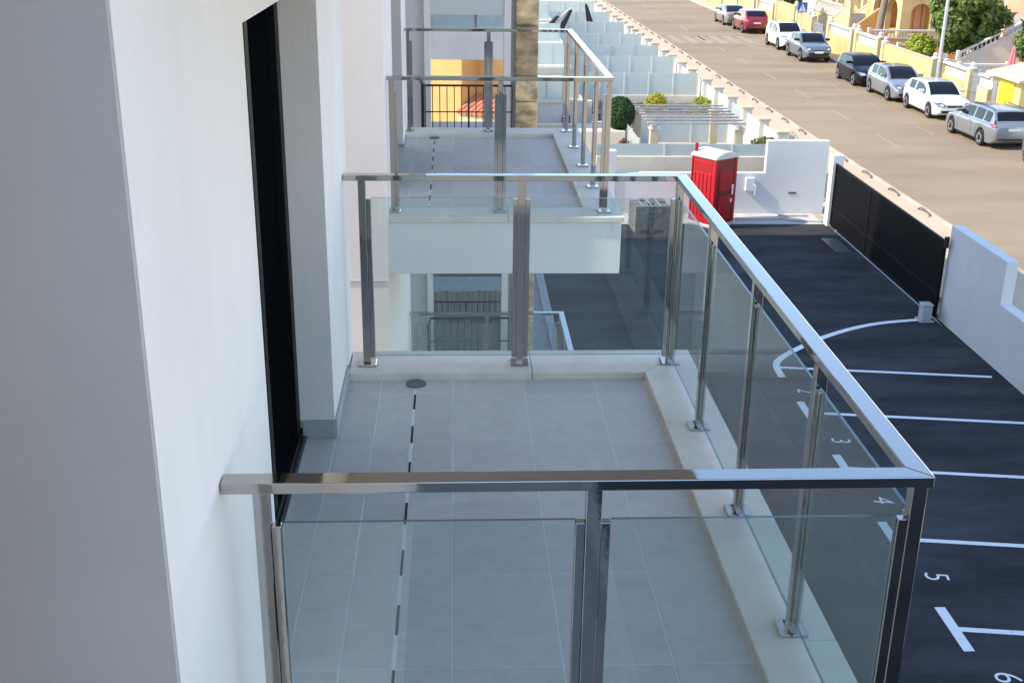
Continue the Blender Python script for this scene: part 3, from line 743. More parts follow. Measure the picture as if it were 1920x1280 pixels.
# the walls along the pavement, one per garden
EDG = [36.6]+PY[1:]+[104.0]
SLAB = ['street garden wall of white posts beside the pergola garden', 'street garden wall of white posts, second plot from pergola', 'street garden wall of white posts, third plot from pergola', 'street garden wall of white posts, fourth plot from pergola',
        'street garden wall of white posts, fifth plot from pergola', 'street garden wall of white posts, sixth plot from pergola', 'street garden wall of white posts, seventh plot from pergola', 'farthest street garden wall of white posts']
for i in range(8):
    a, b_ = EDG[i]+0.25, EDG[i+1]-0.15; n = max(2, round((b_-a)/2.4)); st = (b_-a)/n
    t = thing('street_garden_wall', SLAB[i], 'garden wall', (SX(10.95, a), a, 0), group='garden walls along the near pavement')
    w_ = MB().box(10.88, 11.08, a, b_, -0.1, 0.75); w_.xf(shear); w_.build('base_wall', 'beige_wall', t, bevel=0.01)
    for k in range(n+1):
        y = a+st*k
        if k == n and i < 7: y -= 0.2
        p_ = MB().box(10.80, 11.16, y-0.14, y+0.14, -0.1, 1.74); p_.xf(shear); po = p_.build('post', 'white_trim', t, bevel=0.01)
        c_ = MB().box(10.75, 11.21, y-0.19, y+0.19, 1.741, 1.84); c_.xf(shear); c_.build('cap', 'cap_beige', po, bevel=0.02)
    for k in range(n):
        q = MB().box(10.965, 10.995, a+st*k+0.16, a+st*(k+1)-0.16-(0.2 if k == n-1 and i < 7 else 0), 0.78, 1.62); q.xf(shear)
        q.build('panel', 'white_trim' if (k+i) % 3 else 'frosted', t)
# kerb hoops
ORD = 'first second third fourth fifth sixth seventh eighth ninth tenth eleventh twelfth thirteenth fourteenth fifteenth sixteenth seventeenth eighteenth nineteenth twentieth twenty-first twenty-second twenty-third twenty-fourth twenty-fifth twenty-sixth twenty-seventh twenty-eighth twenty-ninth thirtieth'.split()
for k in range(30):
    y = 34.95+2.62*k; x = SX(14.40, y)
    pts = [(x, y-0.45, 0.10), (x, y-0.42, 0.15), (x, y-0.25, 0.20), (x, y, 0.22), (x, y+0.25, 0.20), (x, y+0.42, 0.15), (x, y+0.45, 0.10)]
    tag(MB().tube(pts, 0.032, 6).build('kerb_hoop', 'hoop_brown', smooth=60), 'low brown metal hoop on the near kerb, %s from the gate' % ORD[k], 'hoop', 'row of low metal hoops along the near kerb')

# pergola
t = thing('pergola', 'grey timber pergola with pale stone posts in the first garden', 'pergola', (7.8, 40, 0))
for (x, y) in ((6.5, 38.2), (9.3, 38.2), (6.45, 41.6), (9.2, 41.6)):
    p_ = MB().box(x-0.14, x+0.14, y-0.14, y+0.14, 0, 2.06).build('post', 'cap_beige', t, bevel=0.015)
    MB().box(x-0.18, x+0.18, y-0.18, y+0.18, 2.061, 2.12).build('capital', 'white_trim', p_, bevel=0.015)
for x in (6.45, 9.27): MB().box(x-0.05, x+0.05, 37.9, 41.9, 2.121, 2.25).build('beam', 'pergola_wood', t)
for k in range(7):
    y = 38.05+0.58*k; MB().box(6.25, 9.5, y-0.03, y+0.03, 2.251, 2.31).build('slat', 'pergola_wood', t)
# side walls of the pergola garden
t = thing('pergola_side_wall', 'low pale glass side wall left of the pergola', 'garden wall', (6.0, 43, 0))
MB().box(5.94, 6.06, 38.0, 46.5, 0, 0.7).build('base_wall', 'beige_wall', t)
for k in range(5): MB().box(5.99, 6.01, 38.1+1.66*k, 39.7+1.66*k, 0.72, 1.75).build('glass_panel', 'frosted', t)
for k in range(6): MB().box(5.97, 6.03, 38.03+1.66*k-0.025, 38.08+1.66*k, 0.701, 1.8).build('post', 'white_trim', t)
partition(9, 44.6, 6.2, SX(10.4, 44.6), 0.35, 1.45, 'tall frosted glass screen seen under the pergola slats', 1.3)
shrub('round_shrub', 'large clipped dark green ball shrub left of the pergola', 'foliage_ball', (5.78, 41.2, 2.06), (0.52, 0.52, 0.58), 5200, 0.06, 11, nb=0)
shrub('golden_shrub', 'golden yellow shrub behind the pergola', 'foliage_gold', (8.6, 50.4, 0.95), (0.62, 0.5, 0.5), 1800, 0.06, 12)
shrub('green_shrub', 'yellow green shrub at the right end of pergola', 'foliage_yellow', (10.2, 48.4, 1.15), (0.5, 0.7, 0.5), 1700, 0.06, 13)
shrub('flowering_shrub', 'loose pale flowering shrub by the street garden wall', 'blossom', (11.75, 40.2, 1.15), (0.95, 1.0, 0.85), 1500, 0.06, 14, dense=False, nb=22)
shrub('olive_shrub', 'low olive green shrub below the flowering one', 'foliage_olive', (10.3, 38.6, 1.35), (0.75, 0.6, 0.5), 1500, 0.07, 15)
shrub('dry_shrub', 'small reddish dry shrub beside the pergola post', 'foliage_red', (5.75, 39.6, 1.2), (0.35, 0.35, 0.35), 600, 0.05, 16)

# terrace houses left of the gardens (in shade)
def terrace_house(y0, y1, x1, h, label, k):
    t = thing('terrace_house', label, 'house', (x1-2, y0, 0), group='grey terrace houses beside the gardens')
    MB().box(2.75, x1, y0, y1, 0, h).build('wall', ['render_soft', 'beige_wall', 'render_white'][k % 3], t)
    MB().box(2.75, x1+0.06, y0-0.06, y1, h+0.001, h+0.12).build('coping', 'white_trim', t, bevel=0.01)
    MB().box(x1-0.75, x1-0.45, y0-0.02, y0-0.001, h-1.15, h-0.45).build('slot_window', 'dark_glass', t)
    MB().box(2.8, x1-0.1, y0+0.3, y0+0.315, h+0.122, h+0.95).build('terrace_glass', 'frosted', t)
    for q in range(4): MB().box(x1-0.12-0.62*q, x1-0.07-0.62*q, y0+0.318, y0+0.36, h+0.121, h+0.98).build('terrace_post', 'galvanised', t)
    MB().box(x1+0.001, x1+0.45, y0+0.6, y0+0.8, 0, 1.9).build('buttress', 'beige_wall', t)
terrace_house(44.2, 50.5, 4.75, 1.9, 'low grey terrace house left of the round green shrub', 0)
terrace_house(51.0, 57.0, 4.9, 2.25, 'beige terrace house second along beside the gardens', 1)
terrace_house(57.4, 66.5, 5.1, 2.5, 'white terrace house third along beside the gardens', 2)
terrace_house(67.0, 79.5, 5.3, 2.6, 'grey terrace house below the leaning dark panel', 0)
t = thing('planter_wall', 'low grey planter wall carrying the round green shrub', 'planter', (5.1, 41, 0))
MB().box(4.2, 5.93, 40.7, 41.9, 0, 1.52).build('wall', 'beige_wall', t, bevel=0.02)
t = thing('garden_screen_wall', 'grey garden wall in shade below the terrace houses', 'wall', (5.3, 42.6, 0))
MB().box(2.75, 5.85, 42.5, 42.7, 0, 1.35).build('wall', 'render_soft', t, bevel=0.01)
MB().box(2.70, 5.90, 42.46, 42.74, 1.351, 1.42).build('coping', 'beige_wall', t, bevel=0.01)

# dark parasols in the gardens
def closed_parasol(label, base, h, m, lean, r=0.22, group=None):
    t = thing('folded_parasol', label, 'parasol', base, group=group)
    B = Vector(base); T = B+Vector((lean[0], lean[1], h))
    MB().tube([B, T], 0.025, 8).build('pole', 'galvanised', t, smooth=40)
    b = MB(); n = 14; base_i = len(b.v)
    prof = [(0.03, 1.0), (0.10, 0.94), (r*0.85, 0.6), (r, 0.36), (r*0.75, 0.30)]
    for (rr, a) in prof:
        c = B.lerp(T, a)
        for k in range(n):
            q = 2*math.pi*k/n; s = rr*(1.0 if k % 2 else 0.68); b.v.append(c+Vector((math.cos(q)*s, math.sin(q)*s, 0)))
    for i in range(len(prof)-1):
        for k in range(n):
            a_ = i*n+k; c_ = i*n+(k+1) % n; b.f.append([a_, c_, c_+n, a_+n]); b.m.append(0)
    b.f.append(list(range(n))); b.m.append(0); b.f.append([len(b.v)-n+k for k in range(n)]); b.m.append(0)
    b.build('canopy', m, t)
    MB().box(B.x-0.25, B.x+0.25, B.y-0.25, B.y+0.25, B.z, B.z+0.07).build('foot', 'concrete', t, bevel=0.01)
    return t
closed_parasol('folded black parasol leaning in a far garden', (8.9, 75.5, 0), 2.9, 'cloth_black', (-0.75, 0.2, 0), 0.26)
t = thing('leaning_panel', 'black sun lounger frame tipped up on a terrace', 'lounger', (5.6, 62.5, 2.62))
for k, (dx, s) in enumerate(((0, 1.0), (-0.75, 0.7))):
    b = MB().prism([(5.3+dx, 2.63), (5.62+dx, 2.63), (6.05+dx*0.9, 2.63+1.0*s), (5.9+dx*0.9, 2.63+1.0*s)], 'y', 62.4, 62.9); b.build('backrest', 'cloth_black', t)
MB().tube([(5.1, 62.6, 2.7), (5.55, 62.6, 3.4), (6.0, 62.6, 3.75)], 0.03, 6).build('frame', 'white_trim', t)

# ------------------------------------------------------------------ far side of the street: garden walls
def lattice(t, y0, y1, z0, z1, u=24.3):
    b = MB().box(u-0.02, u+0.05, y0, y1, z1-0.07, z1); b.xf(shear); b.build('panel_rail', 'white_trim', t)
    b = MB()
    n = max(2, int((y1-y0)/0.22)); st = (y1-y0)/n
    for k in range(n): b.box(u, u+0.04, y0+st*k+0.04, y0+st*(k+1)-0.04, z0+0.06, z1-0.10)
    b.box(u, u+0.04, y0, y1, z0, z0+0.05); b.xf(shear); tag(b.build('panel_blocks', 'white_trim', t), kind='stuff')
def street_wall(y0, y1, h, label, panels=True, m='yellow_wall', ends=(1, 1)):
    t = thing('villa_garden_wall', label, 'garden wall', (SX(24.3, y0), y0, 0), group='yellow garden walls on the far side of the street')
    hw_ = h-0.55 if panels else h
    b = MB().box(24.2, 24.42, y0, y1, 0.0, hw_); b.xf(shear); b.build('wall', m, t, bevel=0.01)
    if panels:
        lattice(t, y0+0.16, y1-0.16, hw_+0.001, h-0.05)
    b = MB().box(24.16, 24.46, y0, y1, h-0.048 if panels else h+0.001, h+0.03); b.xf(shear); b.build('coping', 'cap_beige' if not panels else 'white_trim', t)
    for e, y in ((ends[0], y0), (ends[1], y1)):
        if e:
            b = MB().box(24.12, 24.50, y-0.17, y+0.17, 0, h+0.08); b.xf(shear); p_ = b.build('pillar', 'cream_wall', t, bevel=0.01)
            b = MB().lathe([(0.0, 0), (0.22, 0), (0.22, 0.06), (0.10, 0.10), (0.13, 0.2), (0.06, 0.3), (0.0, 0.32)], (SX(24.31, y), y, h+0.08), 10); b.build('finial', 'white_trim', p_, smooth=40)
def street_gate(y0, y1, h, m, label):
    t = thing('garden_gate', label, 'gate', (SX(24.3, y0), y0, 0), group='garden gates on the far side of the street')
    b = MB().box(24.30, 24.335, y0+0.2, y1-0.2, 0.1, h); b.xf(shear); b.build('leaf', m, t)
    for zz in (0.25, h*0.5, h-0.12):
        b = MB().box(24.27, 24.298, y0+0.2, y1-0.2, zz-0.04, zz+0.04); b.xf(shear); b.build('cross_rail', m, t)
street_wall(53.9, 50.9+1.9, 1.75, 'pale garden wall left of the yellow door', True, 'cream_wall', (0, 0))
street_gate(53.75, 55.0, 1.7, 'gate_grey', 'plain grey gate left of the yellow door')
street_wall(54.9, 58.1, 1.75, 'yellow garden wall with white lattice right of the lamp post')
street_wall(59.3, 66.3, 1.65, 'plain yellow garden wall below the lime green shrub', False)
street_gate(66.2, 67.4, 1.65, 'gate_brown', 'brown gate right of the third lattice wall')
street_wall(67.2, 70.9, 1.80, 'yellow lattice wall behind the black car')
street_gate(70.7, 72.0, 1.7, 'gate_brown', 'brown gate between the two lattice walls')
street_wall(71.7, 76.2, 1.80, 'yellow lattice wall right of the grey hatchback')
street_gate(76.1, 77.5, 1.75, 'gate_brown', 'brown gate next to the pale pillar behind grey car')
street_gate(77.4, 80.0, 1.55, 'gate_grey', 'wide grey gate under the white sail')
street_wall(79.8, 83.2, 1.75, 'plain yellow wall below the crossing sign', False)
street_wall(84.0, 88.6, 2.1, 'yellow wall with rounded hut beside the crossing sign', False, 'yellow_wall')
yy = 89.4; k = 0
FARL = ['far yellow lattice wall behind the red car', 'far yellow wall behind the champagne car', 'far yellow lattice wall beyond the champagne car', 'farthest plain yellow wall at top of the street', 'last yellow wall cut by the top of view', 'yellow wall beyond the top of view']
while yy < 122:
    street_wall(yy, yy+4.6, 1.8, FARL[k % 6], k % 2 == 0); street_gate(yy+4.5, yy+5.7, 1.7, 'gate_brown', ['brown gate behind the red car', 'brown gate behind the champagne car', 'brown gate beyond the champagne car', 'small brown gate far up the street', 'brown gate near the top of view', 'brown gate beyond the view'][k % 6]); yy += 5.6; k += 1
# meter hut with yellow door
t = thing('utility_hut', 'small beige hut with bright yellow door behind the silver estate', 'hut', (SX(24.9, 50.8), 50.8, 0))
b = MB().box(24.15, 26.6, 49.6, 52.2, 0, 1.95); b.xf(shear); b.build('wall', 'yellow_wall', t)
b = MB().prism([(23.85, 1.96), (24.0, 1.96), (26.8, 2.6), (26.8, 2.75), (23.85, 2.08)], 'y', 49.3, 52.5); b.xf(shear); b.build('roof', 'cap_beige', t, bevel=0.02)
b = MB().box(24.11, 24.149, 50.2, 51.5, 0.1, 1.85); b.xf(shear); dr = b.build('door', 'door_yellow', t, bevel=0.004)
b = MB().box(24.09, 24.109, 50.32, 50.40, 0.9, 1.05); b.xf(shear); b.build('handle', 'gate_grey', dr)
b = MB().box(24.11, 24.149, 51.75, 52.15, 0.3, 1.7); b.xf(shear); b.build('side_panel', 'gate_grey', t)

# ------------------------------------------------------------------ villas
def balustrade(label, y0, y1, u, z, h=0.85, along='y', x1=None, group='white balustrades of the villas', slope=0.0):
    t = thing('balustrade', label, 'balustrade', (SX(u, y0), y0, z), group=group)
    def P(p): return (p[0]-SL*(p[1]-45), p[1], p[2]+slope*(p[1]-y0))
    b = MB().box(u-0.10, u+0.10, y0, y1, z+h-0.09, z+h); b.xf(P); b.build('top_rail', 'white_trim', t)
    b = MB().box(u-0.09, u+0.09, y0, y1, z, z+0.10); b.xf(P); b.build('bottom_rail', 'white_trim', t)
    b = MB(); n = max(2, int((y1-y0)/0.26)); st = (y1-y0)/n
    for k in range(n): b.lathe([(0.035, 0.10), (0.07, 0.25), (0.05, 0.42), (0.032, 0.55), (0.05, h-0.09)], (u, y0+st*(k+.5), z), 7)
    b.xf(P); tag(b.build('balusters', 'white_trim', t, smooth=40), kind='stuff')
    for y in (y0, y1):
        b = MB().box(u-0.13, u+0.13, y-0.13, y+0.13, z, z+h+0.05); b.xf(P); b.build('post', 'white_trim', t, bevel=0.01)
    return t
def arch_wall(t, u, th, y0, bays, zf, spring, zt, colw, m):
    # porch front: columns and arches along the street
    y = y0
    for i, wd in enumerate(bays):
        b = MB().box(u, u+th, y, y+colw, zf, zt); b.xf(shear); b.build('column', 'cream_wall', t, bevel=0.008)
        a0, a1 = y+colw, y+colw+wd; r = wd/2; c = (a0+a1)/2
        arc = [(c-r*math.cos(math.pi*k/14), spring+r*0.62*math.sin(math.pi*k/14)) for k in range(15)]
        poly = [(a0+0.0005, zt)]+[(max(a0+0.0005, min(a1-0.0005, p[0])), p[1]) for p in arc]+[(a1-0.0005, zt)]
        b = MB().prism(poly, 'x', u+0.004, u+th-0.004); b.xf(shear); b.build('arch', m, t)
        y = a1
    b = MB().box(u, u+th, y, y+colw, zf, zt); b.xf(shear); b.build('column', 'cream_wall', t, bevel=0.008)
def villa(label, y0, y1, u, zf, ztop, bays, m, group='villas across the street'):
    t = thing('villa', label, 'house', (SX(u+3, (y0+y1)/2), (y0+y1)/2, 0), group=group)
    b = MB().box(u+2.0, u+8, y0, y1, 0, ztop); b.xf(shear); b.build('main_wall', m, t)
    b = MB().box(u-1.6, u+2.0-0.001, y0, y1, 0, zf); b.xf(shear); b.build('plinth', m, t)
    cw = 0.38; tot = sum(bays)+cw*(len(bays)+1)
    arch_wall(t, u, 0.38, (y0+y1-tot)/2, bays, zf+0.001, zf+1.35, ztop-1.0, cw, m)
    b = MB().box(u-0.15, u+2.0-0.002, y0, y1, ztop-0.999, ztop-0.7); b.xf(shear); b.build('porch_roof', 'white_trim', t)
    for k in range(3):
        yc = y0+(y1-y0)*(k+0.5)/3
        b = MB().box(u+1.93, u+1.997, yc-0.55, yc+0.55, zf+0.01, zf+2.1); b.xf(shear); d_ = b.build('door', 'terracotta_wall', t)
        b = MB().box(u+1.90, u+1.929, yc-0.4, yc+0.4, zf+0.7, zf+1.9); b.xf(shear); b.build('pane', 'car_glass', d_)
    b = MB().prism([(u+1.2, ztop), (u+8.4, ztop), (u+4.8, ztop+1.6)], 'y', y0-0.3, y1+0.3); b.xf(shear); b.build('roof', 'terracotta', t)
    return t
def arch_row(t, x0, y0, direction, bays, cols_, th, zf, spring, zt, m, mc):
    # piers and arches in a row; direction 'x' runs to +X with its face to -Y, 'y' runs to +Y with its face to -X
    def T(p):   # local (depth, along, z)
        return (x0+p[1], y0+p[0], p[2]) if direction == 'x' else (x0+p[0], y0+p[1], p[2])
    a = 0.0
    for i, cwd in enumerate(cols_):
        b = MB().box(0, th, a, a+cwd, zf, zt); b.xf(T); b.build('pier', mc, t, bevel=0.008); a += cwd
        if i < len(bays):
            wd = bays[i]; r = wd/2; c = a+r
            arc = [(c-r*math.cos(math.pi*k/14), spring+r*0.9*math.sin(math.pi*k/14)) for k in range(15)]
            poly = [(a+0.0005, zt)]+[(max(a+0.0005, min(a+wd-0.0005, p[0])), p[1]) for p in arc]+[(a+wd-0.0005, zt)]
            b = MB().prism(poly, 'x', 0.004, th-0.004); b.xf(T); b.build('arch', m, t)
            a += wd
t = thing('villa', 'yellow villa with arched corner porch behind the palm trunk', 'house', (29, 75, 0), group='villas across the street')
arch_row(t, 26.9, 72.2, 'x', [1.25, 1.25, 1.25], [0.62, 0.6, 0.6, 0.6], 0.34, 1.4, 2.75, 7.0, 'yellow_wall', 'yellow_wall')
arch_row(t, 26.9, 72.545, 'y', [2.0, 2.0], [0.25, 0.4, 0.4], 0.34, 1.4, 2.6, 7.0, 'cream_wall', 'cream_wall')
MB().box(26.9, 33.5, 72.19, 79.5, 0, 1.399).build('plinth', 'orange_wall', t)
MB().box(29.3, 33.5, 74.6, 79.5, 1.4, 7.0).build('main_wall', 'orange_wall', t)
MB().box(27.25, 29.299, 77.65, 79.5, 1.4, 7.0).build('back_wall', 'orange_wall', t)
for k in range(2): MB().box(29.22, 29.299, 75.0+1.3*k, 75.9+1.3*k, 1.45, 3.4).build('door', 'terracotta_wall', t)
MB().prism([(26.4, 7.0), (34.0, 7.0), (30.2, 8.6)], 'y', 71.8, 79.9).build('roof', 'terracotta', t)
villa('cream villa with arches far up the street', 84.0, 95.0, 29.4, 1.2, 7.0, [2.4, 2.4, 2.4], 'cream_wall')
villa('orange villa hidden mostly behind the big tree', 57.5, 67.5, 31.0, 1.4, 7.0, [2.4, 2.4, 2.4], 'terracotta_wall')
villa('cream villa farthest up the street', 97.0, 110.0, 29.0, 1.0, 7.0, [2.6, 2.6, 2.6], 'cream_wall')
def cross_wall(label, x0, x1, y, zw, h, z0=None, z1=None, m='orange_wall', mt='white_trim'):
    # a dividing wall across the plots, face to -Y, with a white balustrade on top; z0/z1 slope it
    t = thing('balustrade_wall', label, 'garden wall', (x0, y, 0), group='dividing walls with white balustrades')
    z0 = zw if z0 is None else z0; z1 = zw if z1 is None else z1
    MB().prism([(x0, 0), (x1, 0), (x1, z1), (x0, z0)], 'y', y, y+0.2).build('wall', m, t)
    if h:
        sl_ = lambda x: z0+(z1-z0)*(x-x0)/(x1-x0)
        for a, c in ((0.001, 0.07), (h-0.09, h)): MB().prism([(x0, z0+a), (x1, z1+a), (x1, z1+c), (x0, z0+c)], 'y', y-0.02, y+0.2).build('rail', mt, t)
        b = MB(); n = max(3, int((x1-x0)/0.20)); st = (x1-x0)/n
        for k in range(n):
            x = x0+st*(k+.5); b.lathe([(0.03, 0.06), (0.06, 0.2*h+0.06), (0.045, 0.45*h), (0.028, 0.65*h), (0.045, h-0.08)], (x, y+0.09, sl_(x)), 7)
        tag(b.build('balusters', mt, t, smooth=40), kind='stuff')
        for x in (x0, x1): MB().box(x-0.09, x+0.09, y-0.01, y+0.19, sl_(x), sl_(x)+h+0.1).build('post', mt, t, bevel=0.01)
    return t
cross_wall('long white balustrade on an orange wall before the arched porch', 24.75, 29.5, 71.2, 1.38, 0.52)
cross_wall('low white balustrade left of the lime green shrub', 24.7, 26.4, 66.0, 1.15, 0.5)
cross_wall('white balustrade on a low wall left of the folded pink parasol', 24.5, 26.9, 57.1, 1.25, 0.52, m='yellow_wall')
cross_wall('dark sloping stair wall with white balustrade under the big tree', 26.0, 29.2, 60.9, 1.8, 0.42, 1.42, 3.05, m='beige_wall')
cross_wall('orange sloping stair wall left of the palm trunk', 25.1, 26.85, 75.8, 1.5, 0, 1.40, 2.75, m='orange_wall')
balustrade('white balustrade along the terrace of the cream villa', 84.5, 94.5, 27.8, 1.3, 0.9)
# stair flights with sloping parapets
def stair(label, ya, yb, u, z0, z1, m, wd=1.3):
    t = thing('outdoor_stair', label, 'staircase', (SX(u, ya), ya, 0), group='outdoor stairs of the villas')
    for uu in (u, u+wd):
        b = MB().prism([(ya, 0), (yb, 0), (yb, z1), (ya, z0)], 'x', uu, uu+0.16); b.xf(shear); b.build('parapet', m, t)
        b = MB().prism([(ya, z0+0.001), (yb, z1+0.001), (yb, z1+0.09), (ya, z0+0.09)], 'x', uu-0.04, uu+0.20); b.xf(shear); b.build('parapet_cap', 'white_trim', t)
    n = 10
    for k in range(n):
        a = ya+(yb-ya)*k/n; c = ya+(yb-ya)*(k+1)/n
        b = MB().box(u+0.161, u+wd-0.001, min(a, c), max(a, c), 0, max(0.15, z0-0.7+(z1-z0)*(k+1)/n)); b.xf(shear); b.build('step', 'concrete', t)
stair('stair with pale sloping side wall up to the cream villa', 86.6, 82.4, 27.6, 0.9, 2.5, 'cream_wall')
# trees, palm trunk, shrubs
tree('big dense dark green tree beside the street lamp', (27.0, 62.6, 0), 2.0, (26.9, 62.6, 3.5), (2.3, 2.5, 2.05), 'foliage_dark', 13000, 0.16, 21)
tree('dark green tree cut by the right edge of view', (28.2, 58.0, 0), 2.0, (28.4, 57.4, 3.1), (1.5, 1.6, 1.5), 'foliage_dark', 8000, 0.13, 22)
tree('small green tree beside the crossing sign', (SX(25.4, 88.5), 88.5, 0), 1.6, (SX(25.4, 88.5), 88.5, 2.7), (1.1, 1.3, 0.9), 'foliage_dark', 3500, 0.13, 23)
shrub('lime_shrub', 'bright lime green shrub spilling over the yellow wall', 'foliage_yellow', (SX(25.1, 63.4), 63.4, 1.75), (0.85, 1.35, 1.0), 4200, 0.10, 24, nb=26)
t = thing('palm_trunk', 'thick leaning palm trunk in front of the yellow villa', 'palm', (26.35, 74.2, 0.6))
pts = [(26.35, 74.2, 0.6), (26.38, 74.2, 1.5), (26.47, 74.2, 2.8), (26.62, 74.2, 4.2), (26.8, 74.3, 6.0)]
MB().tube(spline(pts, 6), [0.27-0.004*i for i in range(25)], 12).build('trunk', 'bark', t, smooth=60)
cr = MB()
for k in range(18):
    a = 2*math.pi*k/18; e = 0.5+0.5*(k % 3)/2
    P0 = Vector((26.8, 74.3, 6.0)); last = None
    for j in range(9):
        s = j/8; q = P0+Vector((math.cos(a)*2.4*s, math.sin(a)*2.4*s, e*1.6*s-2.2*s*s)); sd_ = Vector((-math.sin(a), math.cos(a), 0))*0.32*math.sin(math.pi*min(1, s*0.9+0.08))
        cur = (q-sd_-Vector((0, 0, .12)), q, q+sd_-Vector((0, 0, .12)))
        if last: cr.add([last[0], last[1], cur[1], cur[0]], [(0, 1, 2, 3)]); cr.add([last[1], last[2], cur[2], cur[1]], [(0, 1, 2, 3)])
        last = cur
cr.build('fronds', 'foliage_dark', t)
closed_parasol('folded pink parasol beside the utility hut', (26.42, 56.0, 0.3), 2.45, 'cloth_pink', (0.14, 0.05, 0), 0.24)
t = thing('shade_sail', 'white shade sail hanging behind the crossing sign', 'shade sail', (SX(25.0, 81.5), 81.5, 0))
MB().tube([(SX(24.8, 81.4), 81.4, 0), (SX(24.8, 81.4), 81.4, 4.2)], 0.04, 8).build('pole', 'galvanised', t, smooth=40)
sv = []; fs = []
for i in range(9):
    for j in range(9):
        a, c = i/8, j/8
        P = Vector((24.0, 81.6, 1.55)).lerp(Vector((24.3, 79.3, 3.8)), a)*(1-c)+Vector((24.0, 81.4, 1.6)).lerp(Vector((24.0, 81.4, 3.6)), a)*c
        sv.append(P+Vector((0.10*math.sin(a*5+c*3), 0, 0)))
for i in range(8):
    for j in range(8): fs.append((i*9+j, i*9+j+1, i*9+j+10, i*9+j+9))
so_ = MB().add(sv, fs).build('sail', 'cloth_white', t, smooth=60)
sm = so_.modifiers.new('thickness', 'SOLIDIFY'); sm.thickness = 0.01
# lamp post and crossing sign
t = thing('street_lamp', 'tall grey street lamp post in front of the big tree', 'street lamp', (SX(24.0, 58.0), 58.0, 0.1))
X, Y = SX(24.0, 58.0), 58.0
MB().tube([(X, Y, 0.1), (X, Y, 1.5), (X, Y, 8.0)], [0.11, 0.095, 0.06], 12).build('pole', 'galvanised', t, smooth=40)
MB().lathe([(0.17, 0), (0.17, 0.05), (0.12, 0.12), (0.12, 0.3)], (X, Y, 0.1), 14).build('foot', 'galvanised', t, smooth=30)
MB().tube([(X, Y, 7.9), (X-0.5, Y, 8.3), (X-1.2, Y, 8.4)], 0.04, 8).build('arm', 'galvanised', t, smooth=40)
MB().box(X-1.8, X-1.15, Y-0.12, Y+0.12, 8.34, 8.46).build('lamp_head', 'galvanised', t, bevel=0.03)
X, Y = SX(23.6, 80.2), 80.2
t = thing('crossing_sign', 'blue pedestrian crossing sign on a thin pole', 'road sign', (X, Y, 0.1))
MB().tube([(X, Y, 0.1), (X, Y, 2.75)], 0.03, 8).build('pole', 'galvanised', t, smooth=40)
pn = MB().box(X-0.32, X+0.32, Y-0.052, Y-0.032, 2.05, 2.70).build('panel', 'sign_blue', t, bevel=0.004)
MB().prism([(X-0.24, 2.12), (X+0.24, 2.12), (X, 2.62)], 'y', Y-0.056, Y-0.053).build('triangle', 'sign_white', pn)
fg = MB(); yf0, yf1 = Y-0.061, Y-0.057
fg.prism([(X-0.03+0.03*math.cos(a*0.785), 2.47+0.03*math.sin(a*0.785)) for a in range(8)], 'y', yf0, yf1)
fg.prism([(X-0.05, 2.43), (X+0.01, 2.43), (X+0.03, 2.30), (X-0.03, 2.30)], 'y', yf0, yf1)
fg.prism([(X-0.03, 2.295), (X+0.0, 2.295), (X-0.07, 2.16), (X-0.10, 2.16)], 'y', yf0, yf1)
fg.prism([(X+0.005, 2.295), (X+0.03, 2.295), (X+0.09, 2.16), (X+0.06, 2.16)], 'y', yf0, yf1)
fg.build('walking_figure', 'sign_blue', pn)

